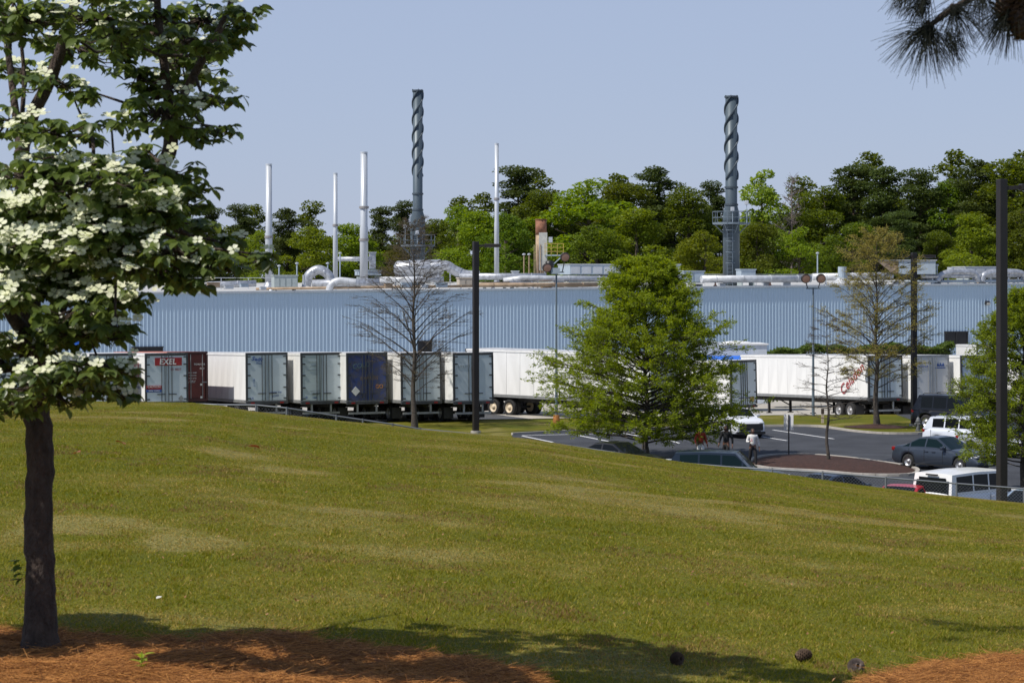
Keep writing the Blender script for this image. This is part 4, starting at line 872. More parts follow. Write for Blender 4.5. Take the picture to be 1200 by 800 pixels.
    if style == "box":
        MB().box((-hl * .955, 0, 1.45), (.03, W * .62, .5), rot=Matrix.Rotation(R(3), 3, 'Y')).build("rear_glass", glass, o); MB().box((-hl * .96, 0, H - .07), (.05, .5, .05)).build("brake_lamp", trim, o)
    if style == "suv": MB().add([(tb + .0 * 1 - .012, -W * .33, B + .08), (tb - .012, W * .33, B + .08), (rr - .02, W * .27, H - .16), (rr - .02, -W * .27, H - .16)], [(0, 1, 2, 3)])
    # details
    for sy in (1, -1):
        e = MB().box((0, 0, 0), (.16, .22, .14)).build("mirror", paintm if style != "box" else trim, o, bevel=.04, loc=(cw - .28, sy * (W / 2 + .08), B + .05))
        for c_ in (fa, ra): wheel(o, (c_, sy * (W / 2 - .12), wr), wr, .22, alloy, f"car{wr}", rz=R(90))
        for hx in (cuts[-2] + .12 if len(cuts) > 1 else 0, cuts[-1] - .45 if len(cuts) > 2 else .3): MB().box((0, 0, 0), (.2, .04, .035)).build("door_handle", paintm, o, bevel=.01, loc=(hx, sy * (W / 2 + .005), B - .14))
        for sx_ in ([cuts[-2], cuts[-1] + .05, cuts[0]] if len(cuts) > 2 else cuts): MB().box((0, 0, 0), (.014, .012, B - .42)).build("door_seam", trim, o, loc=(sx_, sy * (W / 2 - .002), B / 2 + .16))
        MB().box((0, 0, 0), (.26, .32, .10)).build("headlight", headl, o, bevel=.05, loc=(hl - .21, sy * (W / 2 - .27), .72 if style == "sedan" else .82))
        MB().box((0, 0, 0), (.2, .3, .17)).build("tail_light", taill, o, bevel=.04, loc=(-hl + .13, sy * (W / 2 - .23), .86 if style == "sedan" else .98))
        MB().box((0, 0, 0), (L * .5, .04, .1)).build("sill", trim, o, loc=(0, sy * (W / 2 - .03), .27))
        if rails: MB().tube([(rr + .2, sy * wrt * .9, H + .0), (rr + .35, sy * wrt * .9, H + .07), (rf - .3, sy * wrt * .9, H + .08), (rf - .1, sy * wrt * .9, H)], .02, 6).build("roof_rail", trim, o)
    mb = MB(); mb.box((hl - .025, 0, .58), (.08, W * .5, .2)); mb.box((hl - .03, 0, .36), (.08, W * .62, .12)); mb.build("grille", trim, o, bevel=.02)
    MB().box((hl + .02, 0, .42), (.02, .32, .15)).build("number_plate", plate, o); MB().box((-hl - .01, 0, .7), (.02, .32, .15)).build("number_plate", plate, o)
    MB().box((0, 0, .42), (L * .86, W * .62, .3)).build("underbody", trim, o)
    return o
def at(px, s): return ((px - CX) / s, F / s)
X, Y = at(1108, 26.2); car(X, Y, (.66, -.75), paint("slate blue grey paint", (.04, .052, .075)), "slate grey sedan parked at the mulch island's right end facing right", L=4.85, glass=glassm2)
X, Y = at(1137, 23.7); car(X, Y, (.72, -.69), paint("white car paint", (.62, .66, .74), 0), "white crossover with dark windows parked behind the slate grey sedan", L=4.6, H=1.68, style="suv", rails=True, wr=.35)
X, Y = at(1122, 20.7); car(X, Y, (.72, -.69), paint("black blue paint", (.008, .010, .016)), "large black SUV parked beside the grass behind the white crossover", L=5.1, W=2.0, H=1.93, style="suv", rails=True, wr=.4)
X, Y = at(1138, 33.4); car(X, Y, (.76, .65), paint("bright white paint", (.78, .78, .78), 0), "boxy white SUV behind the fence with only roof and dark windows showing", L=4.5, W=1.85, H=1.86, style="box", wr=.38)
X, Y = at(1068, 33.6); car(X, Y, (.6, .8), paint("red car paint", (.42, .015, .03), .1), "red car whose roof just shows left of the boxy white SUV", L=4.3, H=1.37)
X, Y = at(982, 32.0); car(X, Y, (.8, .6), paint("dark navy paint", (.015, .03, .06)), "navy car hidden by the lawn with only a sliver of roof below the mulch island", L=4.6, H=1.42)
X, Y = at(853, 29.9); car(X, Y, (.97, -.24), paint("deep blue grey paint", (.012, .022, .038)), "dark blue estate car cut off by the lawn in front of the walking people", L=4.9, H=1.77, style="suv", glass=glassm2, wr=.35)
X, Y = at(727, 27.0); car(X, Y, (.8, -.6), paint("black car paint", (.012, .012, .015)), "black sedan roof under the lowest boughs of the big leafy tree", L=4.6, H=1.43)
X, Y = at(862, 21.6); o = car(X, Y, (.26, -.965), paint("pearl white paint", (.74, .76, .8), 0), "white car with a wide black grille parked behind the walking people", L=4.6, H=1.47, style="suv", wr=.35)
MB().box((2.33, 0, .62), (.1, 1.35, .36)).build("wide_grille", trim, o, bevel=.05); MB().box((2.30, 0, .3), (.12, 1.6, .14)).build("bumper_lip", trim, o)
X, Y = at(1178, 24.4); car(X, Y, (.72, -.69), paint("silver car paint", (.42, .45, .5)), "silver car half hidden in the right tree's lower leaves", L=4.6, H=1.45)
X, Y = at(1222, 35); car(X, Y, (.7, .7), paint("pale blue paint", (.3, .38, .48)), "pale blue car at the far right edge beyond the thick lamp post", L=4.5, H=1.5)

# ------------------------------------------------------------------ people
skinm = mat("brown skin", (.16, .075, .045), .55, var=.08); hairm = mat("dark hair", (.015, .011, .01), .7)
def skin_obj(name, verts, edges, radii, m, parent, root=0, sub=2):
    me = bpy.data.meshes.new(name); me.from_pydata(verts, edges, []); me.materials.append(m); o = bpy.data.objects.new(name, me); link(o, parent)
    md = o.modifiers.new("skin", 'SKIN'); md.use_smooth_shade = True
    lay = me.skin_vertices[0].data
    for i, r_ in enumerate(radii): lay[i].radius = (r_, r_) if not isinstance(r_, tuple) else r_
    lay[root].use_root = True
    s_ = o.modifiers.new("sub", 'SUBSURF'); s_.levels = sub; s_.render_levels = sub; return o
def person(X, Y, face, H, label, shirt, pants, stride=.25, arm="walk", shorts=False, holds=None, hairlen=.1):
    """local -y is the way the person faces"""
    o = empty("person", (X, Y, g1(X, Y) + .02), face, label, "person"); k = H / 1.7
    def v(x, y, z): return (x * k, y * k, z * k)
    hipL, hipR = (.09, 0, .92), (-.09, 0, .92)
    kneeL, kneeR = (.10, -.5 * stride - .04, .5), (-.10, .2 * stride - .03, .49)
    ankL, ankR = (.10, -.9 * stride, .09), (-.10, .95 * stride, .14)
    if arm == "walk": elL, haL = (.27, .06, 1.12), (.31, -.06, .86); elR, haR = (-.27, -.02, 1.12), (-.27, -.2, .9)
    else: elL, haL = (.27, .05, 1.12), (.30, .0, .85); elR, haR = (-.27, -.02, 1.13), (-.17, -.27, 1.17)
    pts = [(0, 0, .95), (0, 0, 1.12), (0, .01, 1.3), (0, .01, 1.42), (0, 0, 1.5), (0, -.01, 1.56)]; rad = [.135, .115, .135, .09, .052, .06]; ed = [(0, 1), (1, 2), (2, 3), (3, 4), (4, 5)]
    def chain(start, ps, rs):
        j = start
        for p_, r_ in zip(ps, rs): pts.append(p_); rad.append(r_); ed.append((j, len(pts) - 1)); j = len(pts) - 1
        return j
    for sx, el, ha, hip, kn, an in ((1, elL, haL, hipL, kneeL, ankL), (-1, elR, haR, hipR, kneeR, ankR)):
        w_ = chain(3, [(sx * .17, 0, 1.4), el, ha], [.058, .042, .028])
        hv = Vector(ha) - Vector(el); hv.normalize(); perp = Vector((0, -1, 0)) if abs(hv.y) < .7 else Vector((1 if sx < 0 else -1, 0, 0))
        pm = Vector(ha) + hv * .055; pj = chain(w_, [tuple(pm)], [.03])
        for q in range(4):
            b_ = pm + perp * (q - 1.5) * .019 + hv * .03; ln = (.06, .072, .066, .05)[q]; cu = Vector((-sx * .015, -.01, 0))
            chain(pj, [tuple(b_), tuple(b_ + hv * ln * .55 + cu * .4), tuple(b_ + hv * ln + cu)], [.009, .0085, .007])
        tb_ = Vector(ha) + hv * .02 + perp * .03; chain(w_, [tuple(tb_), tuple(tb_ + perp * .02 + hv * .035), tuple(tb_ + perp * .022 + hv * .065)], [.012, .01, .008])
        chain(0, [hip, kn, an, (an[0], an[1] - .03, an[2] - .05), (an[0], an[1] - .15, an[2] - .055)], [.09, .06, .04, .035, .03])
    skin_obj("body", [v(*p_) for p_ in pts], ed, [r_ * k for r_ in rad], skinm, o, 0, 1)
    # head with features
    h = MB(); hz = 1.60
    ringn = 10
    for i in range(ringn + 1):
        a = math.pi * i / ringn; pass
    h.lathe((0, 0, 0), [(0.004, -.118), (.045, -.105), (.062, -.07), (.074, -.03), (.08, .015), (.078, .055), (.06, .095), (.03, .115), (.004, .12)], 16)
    h.add([(-.014, -.085, -.01), (.014, -.085, -.01), (0, -.112, -.022), (0, -.082, .03)], [(0, 1, 2), (0, 2, 3), (1, 3, 2)])
    hd = h.build("head", skinm, o, smooth=True, loc=v(0, -.012, hz)); hd.scale = (k, k * 1.12, k)
    for sx in (-1, 1):
        MB().lathe((0, 0, 0), [(.003, -.006), (.011, 0), (.003, .006)], 8, axis='Y').build("eye", mat("eye white", (.6, .6, .58), .3), hd, loc=(sx * .03, -.077, .01)); MB().lathe((0, 0, 0), [(.003, -.028), (.014, -.01), (.014, .015), (.003, .028)], 6).build("ear", skinm, hd, loc=(sx * .079, 0, -.005))
    MB().box((0, -.078, -.052), (.042, .012, .012)).build("mouth", mat("lips", (.2, .05, .05), .5), hd)
    hh = MB().lathe((0, 0, 0), [(.082, -.02 - hairlen), (.092, -.02), (.094, .03), (.084, .085), (.05, .122), (.004, .133)], 16).build("hair", hairm, hd, smooth=True, loc=(0, .022, .005))
    # shirt
    sp = [(0, 0, .93), (0, 0, 1.12), (0, .01, 1.3), (0, .01, 1.42), (0, .005, 1.475)]; sr = [.165, .14, .16, .11, .07]; se = [(0, 1), (1, 2), (2, 3), (3, 4)]
    for sx, el, ha in ((1, elL, haL), (-1, elR, haR)):
        i0 = len(sp); e2 = tuple(lerp(el[j], ha[j], .8) for j in range(3)); sp += [(sx * .175, 0, 1.39), el, e2]; sr += [.078, .058, .045]; se += [(3, i0), (i0, i0 + 1), (i0 + 1, i0 + 2)]
    skin_obj("shirt", [v(*p_) for p_ in sp], se, [r_ * k for r_ in sr], shirt, o, 0, 1)
    tp = [(0, 0, .98), (0, 0, .9)]; tr_ = [.14, .15]; te = [(0, 1)]
    for hip, kn, an in ((hipL, kneeL, ankL), (hipR, kneeR, ankR)):
        i0 = len(tp); tp += [(hip[0], hip[1], .86), kn] + ([] if shorts else [(an[0], an[1], an[2] + .02)]); tr_ += [.105, .078] + ([] if shorts else [.06]); te += [(1, i0), (i0, i0 + 1)] + ([] if shorts else [(i0 + 1, i0 + 2)])
    skin_obj("trousers" if not shorts else "shorts", [v(*p_) for p_ in tp], te, [r_ * k for r_ in tr_], pants, o, 0, 1)
    for an in (ankL, ankR): MB().box((0, 0, 0), (.095 * k, .26 * k, .08 * k)).build("shoe", mat("black shoe", (.02, .02, .02), .5), o, bevel=.03, loc=v(an[0], an[1] - .07, an[2] - .05))
    return o, v(*haR)
X, Y = on_ground(882, 547.5); o, hnd = person(X, Y, R(8), 1.72, "person in a white long sleeved top and black trousers walking while holding a phone", mat("white knit", (.72, .71, .69), .9, var=.12, vscale=12), mat("black cloth", (.012, .012, .014), .9), arm="carry", hairlen=.09)
bg_ = empty("held_phone", (X, Y, 0), R(8), "small pale phone held up in the hand of the person in white", "phone"); pp = Vector((X, Y, .02)) + Matrix.Rotation(R(8), 3, 'Z') @ (Vector(hnd) + Vector((.03, -.10, .04)))
bg_.location = pp; MB().box((0, 0, .02), (.075, .012, .15), rot=Matrix.Rotation(R(-20), 3, 'X')).build("case", mat("pink phone case", (.6, .35, .35), .4), bg_, bevel=.006); MB().box((0, .01, .02), (.066, .004, .14), rot=Matrix.Rotation(R(-20), 3, 'X')).build("screen", glassm, bg_)
X, Y = on_ground(851, 545); person(X, Y, R(-25), 1.78, "person in black clothes walking under the leafy tree's right boughs", mat("black shirt cloth", (.012, .013, .015), .9), mat("black cloth", (.012, .012, .014), .9))
X, Y = on_ground(821, 543); person(X, Y, R(10), 1.66, "person in a rust red top and white shorts half hidden by leaves", mat("rust red cloth", (.36, .05, .025), .9), mat("white cloth", (.7, .7, .7), .9), shorts=True, hairlen=.16)
# ------------------------------------------------------------------ trees beyond the factory
bark = mat("grey brown bark", (.10, .08, .06), .9, var=.4, vscale=6, bump=.8, bscale=14, streak=(1, 1, .25))
barkp = mat("pine bark", (.13, .085, .06), .9, var=.4, vscale=5, bump=.8, bscale=12, streak=(1, 1, .3))
f_dec = foliage("broadleaf crown", (.06, .10, .008), (.135, .19, .015), .38, objvar=.2)
f_bright = foliage("spring green crown", (.10, .155, .010), (.21, .275, .020), .42, objvar=.18)
f_pine = foliage("pine needles", (.038, .060, .013), (.085, .115, .024), .34, objvar=.1)
f_olive = foliage("olive crown", (.09, .10, .014), (.16, .16, .024), .36, objvar=.2)
def crown_cloud(lobes, n_per_m2, size, updir=.35, inner=.25):
    out = []; sz = []
    for (cx_, cy_, cz_, rx, ry, rz_) in lobes:
        n = int(4 * math.pi * ((rx * ry + rx * rz_ + ry * rz_) / 3) * n_per_m2); d = unit(rng.normal(size=(n, 3)))
        rr_ = 1 - inner * rng.random((n, 1)) ** 1.5; rr_ *= 1 + .10 * np.sin(d[:, :1] * 7 + cx_) * np.cos(d[:, 2:3] * 6 + cz_)
        keep = (np.sin(d[:, 0] * 9 + cx_ * 3) + np.sin(d[:, 1] * 8 + cy_ * 2) + np.sin(d[:, 2] * 10 + cz_) > -1.3) | (rng.random(n) < .35)
        p_ = np.array([cx_, cy_, cz_]) + d * np.array([rx, ry, rz_]) * rr_; out.append(p_[keep])
    Pt = np.concatenate(out); return Pt, rng.uniform(.6, 1.25, len(Pt)) * size
def proto_dec(seed, H=20, Wd=4.4, nl=34, size=.25, low=.12):
    r_ = random.Random(seed); lobes = []
    for i in range(nl):
        t = (i + .5) / nl; z = H * (low + (1 - low) * t * .96); prof_ = math.sin(math.pi * min(1, (t * .78 + .2))) ** .7; a = r_.uniform(0, 6.28); q = Wd * prof_ * r_.uniform(.35, .95); sz_ = r_.uniform(.65, 1.6) * (1.25 - .45 * t)
        lobes.append((q * math.cos(a), q * math.sin(a), z - sz_, sz_ * 1.3, sz_ * 1.3, sz_ * .85))
    Pt, sz_ = crown_cloud(lobes, 38, size); return lobes, Pt, sz_, H
def proto_pine(seed, H=24, size=.26, bare=.35, nl=64, Wd=3.1):
    r_ = random.Random(seed); lobes = []
    for i in range(nl):
        t = (i + .5) / nl; z = H * (bare + (1 - bare) * t); q = Wd * (1 - t * .65) * r_.uniform(.3, 1); a = r_.uniform(0, 6.28); s_ = r_.uniform(.55, 1.2)
        lobes.append((q * math.cos(a), q * math.sin(a), z - .3, s_ * 1.35, s_ * 1.35, s_ * .55))
    Pt, sz_ = crown_cloud(lobes, 38, size, inner=.5); return lobes, Pt, sz_, H
def tree_obj(proto, m, barkm, name, r0=.35, asp=.7):
    lobes, Pt, sz_, H = proto; V, Fq = leaf_cloud(Pt, sz_, .35, asp)
    cr = np_mesh("crown", V, Fq, m); tag(cr, kind="stuff"); segs = []; n = 8
    for i in range(n): z0, z1 = H * i / n * .93, H * (i + 1) / n * .93; segs.append([.1 * math.sin(i), .1 * math.cos(i), z0, .1 * math.sin(i + 1), .1 * math.cos(i + 1), z1, r0 * (1 - i / n * .85), r0 * (1 - (i + 1) / n * .85)])
    for (a, b, c, rx, ry, rz_) in lobes: segs.append([0, 0, max(c - math.hypot(a, b) * .7, 1), a, b, c, .09, .03])
    V, Fq = seg_mesh(segs, 6); tk = np_mesh("trunk", V, Fq, barkm); return cr, tk
PR = {}
for i in range(4): PR["d%d" % i] = tree_obj(proto_dec(20 + i, nl=46 + 5 * i), f_dec, bark, "d")
for i in range(3): PR["b%d" % i] = tree_obj(proto_dec(40 + i, nl=42 + 6 * i, size=.25), f_bright, bark, "b")
for i in range(3): PR["p%d" % i] = tree_obj(proto_pine(60 + i, bare=(.2, .28, .12)[i]), f_pine, barkp, "p")
PR["o0"] = tree_obj(proto_dec(71, nl=30), f_olive, bark, "o")
PR["l0"] = tree_obj(proto_dec(77, H=20, Wd=2.4, nl=24, size=.34), foliage("lime crown", (.16, .25, .03), (.28, .36, .05), .4), bark, "l")
def bare_proto():
    segs = []; r_ = random.Random(5); H = 20.
    for i in range(10): segs.append([0, 0, H * i / 10, 0, 0, H * (i + 1) / 10, .28 - .025 * i, .26 - .025 * i])
    for i in range(60):
        z = H * (.45 + .55 * i / 60); a = r_.uniform(0, 6.28); L = (1.25 - i / 60) * 3.2 * r_.uniform(.5, 1); e = (L * math.cos(a), L * math.sin(a), z + L * .45); segs.append([0, 0, z, *e, .06, .02])
        for j in range(7):
            f_ = r_.uniform(.4, 1); b_ = [e[0] * f_, e[1] * f_, lerp(z, e[2], f_)]; segs.append([*b_, b_[0] + r_.uniform(-.8, .8), b_[1] + r_.uniform(-.8, .8), b_[2] + r_.uniform(.1, .9), .022, .01])
    V, Fq = seg_mesh(segs, 4); return np_mesh("trunk", V, Fq, mat("dead grey wood", (.16, .13, .12), .9))
bareobj = bare_proto()
TL = [  # px, top row, Y, kind, width scale, label
 (-20, 215, 262, "d0", 1.2, "dark broadleaf tree at the far left edge behind the dogwood crown"),
 (60, 225, 268, "p0", 1.1, "pine seen in chinks behind the dogwood's trunk fork"), (130, 232, 266, "d1", 1.2, "broadleaf tree behind the dogwood's white blossoms"),
 (205, 240, 270, "d2", 1.1, "green tree just behind the dogwood's hanging right tips"), (245, 243, 300, "p1", 1.0, "dark pine showing past the dogwood's right tips above the roof railing"),
 (282, 240, 300, "p0", 1.1, "dark pine left of the leftmost white stack"), (338, 243, 305, "p2", 1.2, "round topped dark pine right of the leftmost white stack"),
 (300, 262, 270, "b0", .9, "low bright green tree behind the grey green air handling box"), (362, 258, 275, "b1", 1.2, "bright green dome left of the thinnest stack"),
 (412, 254, 278, "b2", 1.3, "bright green round tree between the thinnest and the thick stack"), (448, 243, 305, "p1", .9, "thin dark pine poking up right of the thick white stack"),
 (472, 236, 300, "p0", .9, "tall dark pine just left of the first spiral chimney"), (468, 282, 262, "o0", 1.1, "low olive tree behind the bare tree's crown"),
 (512, 248, 275, "d0", 1.1, "green tree right of the first spiral chimney"), (536, 231, 290, "b1", .9, "spiky bright tree between the spiral chimney and the black lamp post"),
 (562, 238, 270, "b2", 1.2, "bright broad tree behind the black lamp post's lamp"), (607, 196, 295, "p1", 1.3, "tall dark pine above the pair of thin capped pipes"),
 (640, 212, 285, "d1", 1.2, "dark green tree rising directly behind the tan tower"), (592, 240, 262, "d3", 1.1, "green tree at the foot of the lone slender stack"),
 (688, 199, 280, "b0", 1.6, "widest bright green dome right of the tan tower"), (728, 203, 290, "d2", 1.2, "mid green crown left of the darkest pine top"),
 (772, 194, 300, "p2", 1.3, "darkest pine top above the big leafy tree"), (806, 209, 292, "d0", 1.1, "green crown right of the darkest pine top"),
 (745, 235, 262, "b2", 1.4, "bright yellow green tree above the big leafy tree's tip"), (700, 255, 258, "d3", 1.2, "lower green tree behind the long penthouse"),
 (836, 213, 300, "p0", .9, "narrow pine just left of the second spiral chimney"), (826, 262, 258, "b1", 1.1, "low bright tree at the left foot of the second spiral chimney"),
 (893, 187, 288, "l0", .9, "lime green spiky poplar right of the second spiral chimney's middle"), (886, 252, 262, "d2", 1.1, "dark green tree at the right foot of the second spiral chimney"),
 (965, 208, 290, "d3", 1.2, "green crown right of the leafless grey tree"), (936, 258, 262, "b0", 1.1, "low bright tree below the leafless grey tree"),
 (1000, 195, 295, "p1", 1.2, "dark flat topped pine above the yellow green tree's left side"), (1035, 194, 292, "p2", 1.3, "broad dark pine right above the yellow green tree's tip"),
 (1078, 199, 288, "p0", 1.2, "dark pine above the slim twin headed lamp post"), (1112, 200, 290, "d1", 1.1, "mid green crown between the slim and thick lamp posts"),
 (1150, 186, 285, "p2", 1.3, "dark pine just left of the thick lamp post top"), (1186, 174, 280, "d0", 1.5, "tallest green dome behind the thick lamp post's lamp"),
 (1000, 252, 258, "d0", 1.2, "lower green tree behind the round vent"), (1055, 248, 258, "p1", 1.1, "lower dark pine behind the slanted hood unit"),
 (1140, 242, 256, "b2", 1.15, "bright green tree behind the small white round vent"), (1195, 235, 258, "d3", 1.1, "green tree low behind the thick lamp post"), (1250, 180, 280, "d2", 1.3, "green tree at the far right edge"), (1098, 262, 260, "d2", .9, "small dark tree behind the machinery box on the roof")]
used = set(); back = []
rr_ = random.Random(3)
for (px, yt, Y, kd, ws, lab) in TL:
    H = EYE + (HY - yt) * Y / F; cr, tk = PR[kd]; X = (px - CX) * Y / F
    H0 = 24 if kd[0] == "p" else 20
    e = empty("pine_tree" if kd[0] == "p" else "poplar_tree" if kd[0] == "l" else "broadleaf_tree", (X, Y, 0), rr_.uniform(0, 6.28), lab, "tree", "trees beyond the factory roof")
    k_ = H / H0
    for src in (cr, tk):
        c = src if src.name not in used and False else dup(src); c.parent = e; c.scale = (k_ * ws * 1.2, k_ * ws * 1.2, k_); c.location = (0, 0, 0)
# leafless tree
e = empty("bare_tree", P(928, 400, 286), 0, "leafless grey tree standing out against the green right of the lime poplar", "tree"); e.location.z = 0
H = EYE + (HY - 209) * 286 / F; bareobj.parent = e; bareobj.scale = (H / 20,) * 3
# second rank as one mass
mass = []
for (cr, m_, keys) in ((None, f_dec, "dark"),):
    Ps = []; Ss = []
    for i in range(56):
        px = -60 + i * 24 + rr_.uniform(-8, 8); Y = rr_.uniform(312, 335); pr = PR[rr_.choice(["d0", "d1", "d2", "p0", "p2"])][0].data
        yt = float(np.interp(px, [-60, 230, 450, 560, 620, 800, 850, 900, 1000, 1150, 1260], [232, 252, 258, 250, 215, 218, 238, 232, 208, 200, 190])) + rr_.uniform(-4, 10)
        n = len(pr.vertices); co = np.empty(n * 3, dtype=np.float32); pr.vertices.foreach_get("co", co); co = co.reshape(-1, 4, 3)
        co = co[rng.random(len(co)) < .28]; co = co.mean(1, keepdims=True) + (co - co.mean(1, keepdims=True)) * 1.5; k_ = (EYE + (HY - yt) * Y / F) / 21; a = rr_.uniform(0, 6.28); Rm = np.array([[math.cos(a), -math.sin(a), 0], [math.sin(a), math.cos(a), 0], [0, 0, 1]])
        Ps.append((co.reshape(-1, 3) @ Rm.T) * [k_ * 1.3, k_ * 1.3, k_] + [(px - CX) * Y / F, Y, 0])
    V = np.concatenate(Ps); o = np_mesh("distant_woods", V, np.arange(len(V)).reshape(-1, 4), f_dec); tag(o, "dense dark green woods filling in behind the front rank of trees", "woods", kind="stuff")
for cr, tk in PR.values():
    bpy.data.objects.remove(cr); bpy.data.objects.remove(tk)

# ------------------------------------------------------------------ yard trees (branched)
def branch_tree(name, X, Y, H, label, leafm, barkm, spread, seed, limbs=60, sub=9, leaves_per=14, lsize=.1, low=.16, r0=.13, asp=.3, droop=.0, prof=None, twigs=4, up=.35, leaf_updir=.45, lean=0.0, flat=.7, fluff=0.0):
    r_ = random.Random(seed); z0 = g1(X, Y); o = empty(name, (X, Y, z0), 0, label, "tree"); trunk = []; segs = []; LP = []; LD = []
    n = 14; tp = [Vector((lean * (i / n) ** 2 + .05 * math.sin(i * 1.3 + seed), .05 * math.cos(i * 1.7 + seed), H * i / n)) for i in range(n + 1)]
    def rad(t): return max(.012, r0 * (1 - t) ** 1.1 * (1 + .35 * max(0, 1 - t * 18)))
    for i in range(n): trunk.append([*tp[i], *tp[i + 1], rad(i / n), rad((i + 1) / n)])
    def tpos(t): i = min(int(t * n), n - 1); return tp[i].lerp(tp[i + 1], t * n - i)
    prof = prof or (lambda t: math.sin(math.pi * min(1, max(0, .12 + .88 * (1 - t)))) ** .6 * (1 - t) ** .35)
    for i in range(limbs):
        t = low + (1 - low) * ((i + r_.random()) / limbs) * .97; a = i * 2.4 + r_.uniform(-.4, .4); q = (t - low) / (1 - low); L = max(.35, spread * prof(q) * r_.uniform(.70, 1.14)); ang = up + q * .55 + r_.uniform(-.12, .12) - droop * (1 - q)
        p0 = tpos(t); prev = p0; ns = 5; rb = min(rad(t) * .55, .012 + L * .011); dirh = Vector((math.cos(a), math.sin(a), 0)); path = [p0]
        for s_ in range(ns):
            f_ = (s_ + 1) / ns; bend = ang * (1 - flat * f_) + r_.uniform(-.12, .12); a += r_.uniform(-.1, .1); dirh = Vector((math.cos(a), math.sin(a), 0))
            cur = prev + (dirh * math.cos(bend) + Vector((0, 0, math.sin(bend)))) * L / ns; segs.append([*prev, *cur, rb * (1 - .8 * (f_ - 1 / ns)), rb * (1 - .8 * f_)]); prev = cur; path.append(cur)
        for j in range(sub):
            f_ = r_.uniform(.22, 1.0) ** .8; i_ = min(int(f_ * ns), ns - 1); b0 = path[i_].lerp(path[i_ + 1], f_ * ns - i_); a2 = a + r_.choice((-1, 1)) * r_.uniform(.3, 1.1); l2 = (.22 + .30 * (1 - f_)) * L * r_.uniform(.6, 1.1) + .12
            d2 = Vector((math.cos(a2), math.sin(a2), r_.uniform(-.12, .4) * (1 + fluff) - droop * .4)).normalized(); b1 = b0 + d2 * l2; segs.append([*b0, *b1, .011, .005])
            for w_ in range(twigs):
                g_ = r_.uniform(.2, 1); c0 = b0.lerp(b1, g_); d3 = (d2 + Vector((r_.uniform(-.9, .9), r_.uniform(-.9, .9), r_.uniform(-.25 - .5 * fluff, .5 + .4 * fluff)))).normalized(); l3 = r_.uniform(.12, .38) * (.6 + .4 * l2); c1 = c0 + d3 * l3; segs.append([*c0, *c1, .006, .003])
                for k_ in range(leaves_per):
                    h_ = r_.random(); LP.append(c0.lerp(c1, h_) + Vector((r_.gauss(0, .025 + .03 * fluff), r_.gauss(0, .025 + .03 * fluff), r_.gauss(0, .02 + .06 * fluff)))); LD.append((d3.x + r_.gauss(0, .7), d3.y + r_.gauss(0, .7), d3.z * .5 + r_.gauss(0, .45) - .1))
    V, Fq = seg_mesh(trunk, 10); np_mesh("trunk", V, Fq, barkm, smooth=True, parent=o)
    V, Fq = seg_mesh(segs, 3); tag(np_mesh("branches", V, Fq, barkm, parent=o), kind="stuff")
    if LP:
        V, Fq = leaf_cloud(np.array([tuple(p_) for p_ in LP]), rng.uniform(.6, 1.2, len(LP)) * lsize, leaf_updir, asp, dirs=np.array(LD)); tag(np_mesh("crown", V, Fq, leafm, parent=o), kind="stuff")
    return o
f_oak = foliage("willow oak leaves", (.15, .205, .012), (.27, .34, .026), .5)
f_oak2 = foliage("fresh oak leaves", (.13, .18, .012), (.24, .30, .028), .45)
f_bud = foliage("olive buds", (.24, .22, .045), (.38, .33, .08), .40)
f_bud2 = foliage("rusty buds", (.15, .11, .05), (.2, .16, .08), .3)
ybark = mat("young grey bark", (.075, .062, .052), .9, var=.35, vscale=9, bump=.5, bscale=30)
X, Y = on_ground(757, 538)
branch_tree("willow_oak", X, Y, 9.35, "big leafy yellow green tree standing at the lot edge in the middle", f_oak, ybark, 4.45, 3, limbs=185, sub=15, leaves_per=12, lsize=.145, low=.08, r0=.17, asp=.32, droop=.14, up=.32, twigs=5, flat=.5, fluff=.45, leaf_updir=.25,
            prof=lambda t: np.interp(t, [0, .07, .2, .35, .5, .65, .8, .92, 1], [.90, 1.05, 1.04, .92, .77, .60, .43, .27, .10]))
X, Y = on_ground(1200, 577)
branch_tree("willow_oak", X, Y, 8.0, "fresh green tree behind the thick lamp post at the right edge", f_oak2, ybark, 2.75, 9, limbs=125, sub=13, leaves_per=10, lsize=.13, low=.12, r0=.13, asp=.34, droop=.05, up=.34, twigs=5, fluff=.5, leaf_updir=.25,
            prof=lambda t: np.interp(t, [0, .15, .35, .6, .8, 1], [.85, 1.0, .95, .72, .45, .1]))
X, Y = on_ground(485, 501)
branch_tree("bare_tree", X, Y, 11.9, "nearly bare tree with fine twigs standing before the trailers left of the black lamp post", f_bud2, ybark, 4.1, 14, limbs=60, sub=14, leaves_per=2, lsize=.06, low=.16, r0=.17, asp=.5, up=.62, twigs=7, flat=.25,
            prof=lambda t: np.interp(t, [0, .15, .4, .6, .8, 1], [.55, .95, .9, .62, .4, .12]))
X, Y = on_ground(1027, 500.5)
branch_tree("spring_tree", X, Y, 11.0, "upright tree just leafing yellow green in a mulch ring beside the slim lamp post", f_bud, ybark, 3.3, 21, limbs=80, sub=13, leaves_per=5, lsize=.10, low=.20, r0=.17, asp=.4, up=.48, twigs=6, flat=.3, fluff=.4,
            prof=lambda t: np.interp(t, [0, .12, .35, .6, .8, 1], [.75, 1.0, .98, .85, .6, .2]))
ringm = MB(); n_ = 28
vs = [(0, 0, .22)] + [(1.75 * math.cos(6.28 * i / n_) * (1 + .1 * random.random()), 1.5 * math.sin(6.28 * i / n_), .03) for i in range(n_)]
tag(ringm.add(vs, [(0, 1 + i, 1 + (i + 1) % n_) for i in range(n_)]).build("mulch_ring", mulchm, loc=(X, Y, 0)), kind="structure")
X, Y = on_ground(970, 544)
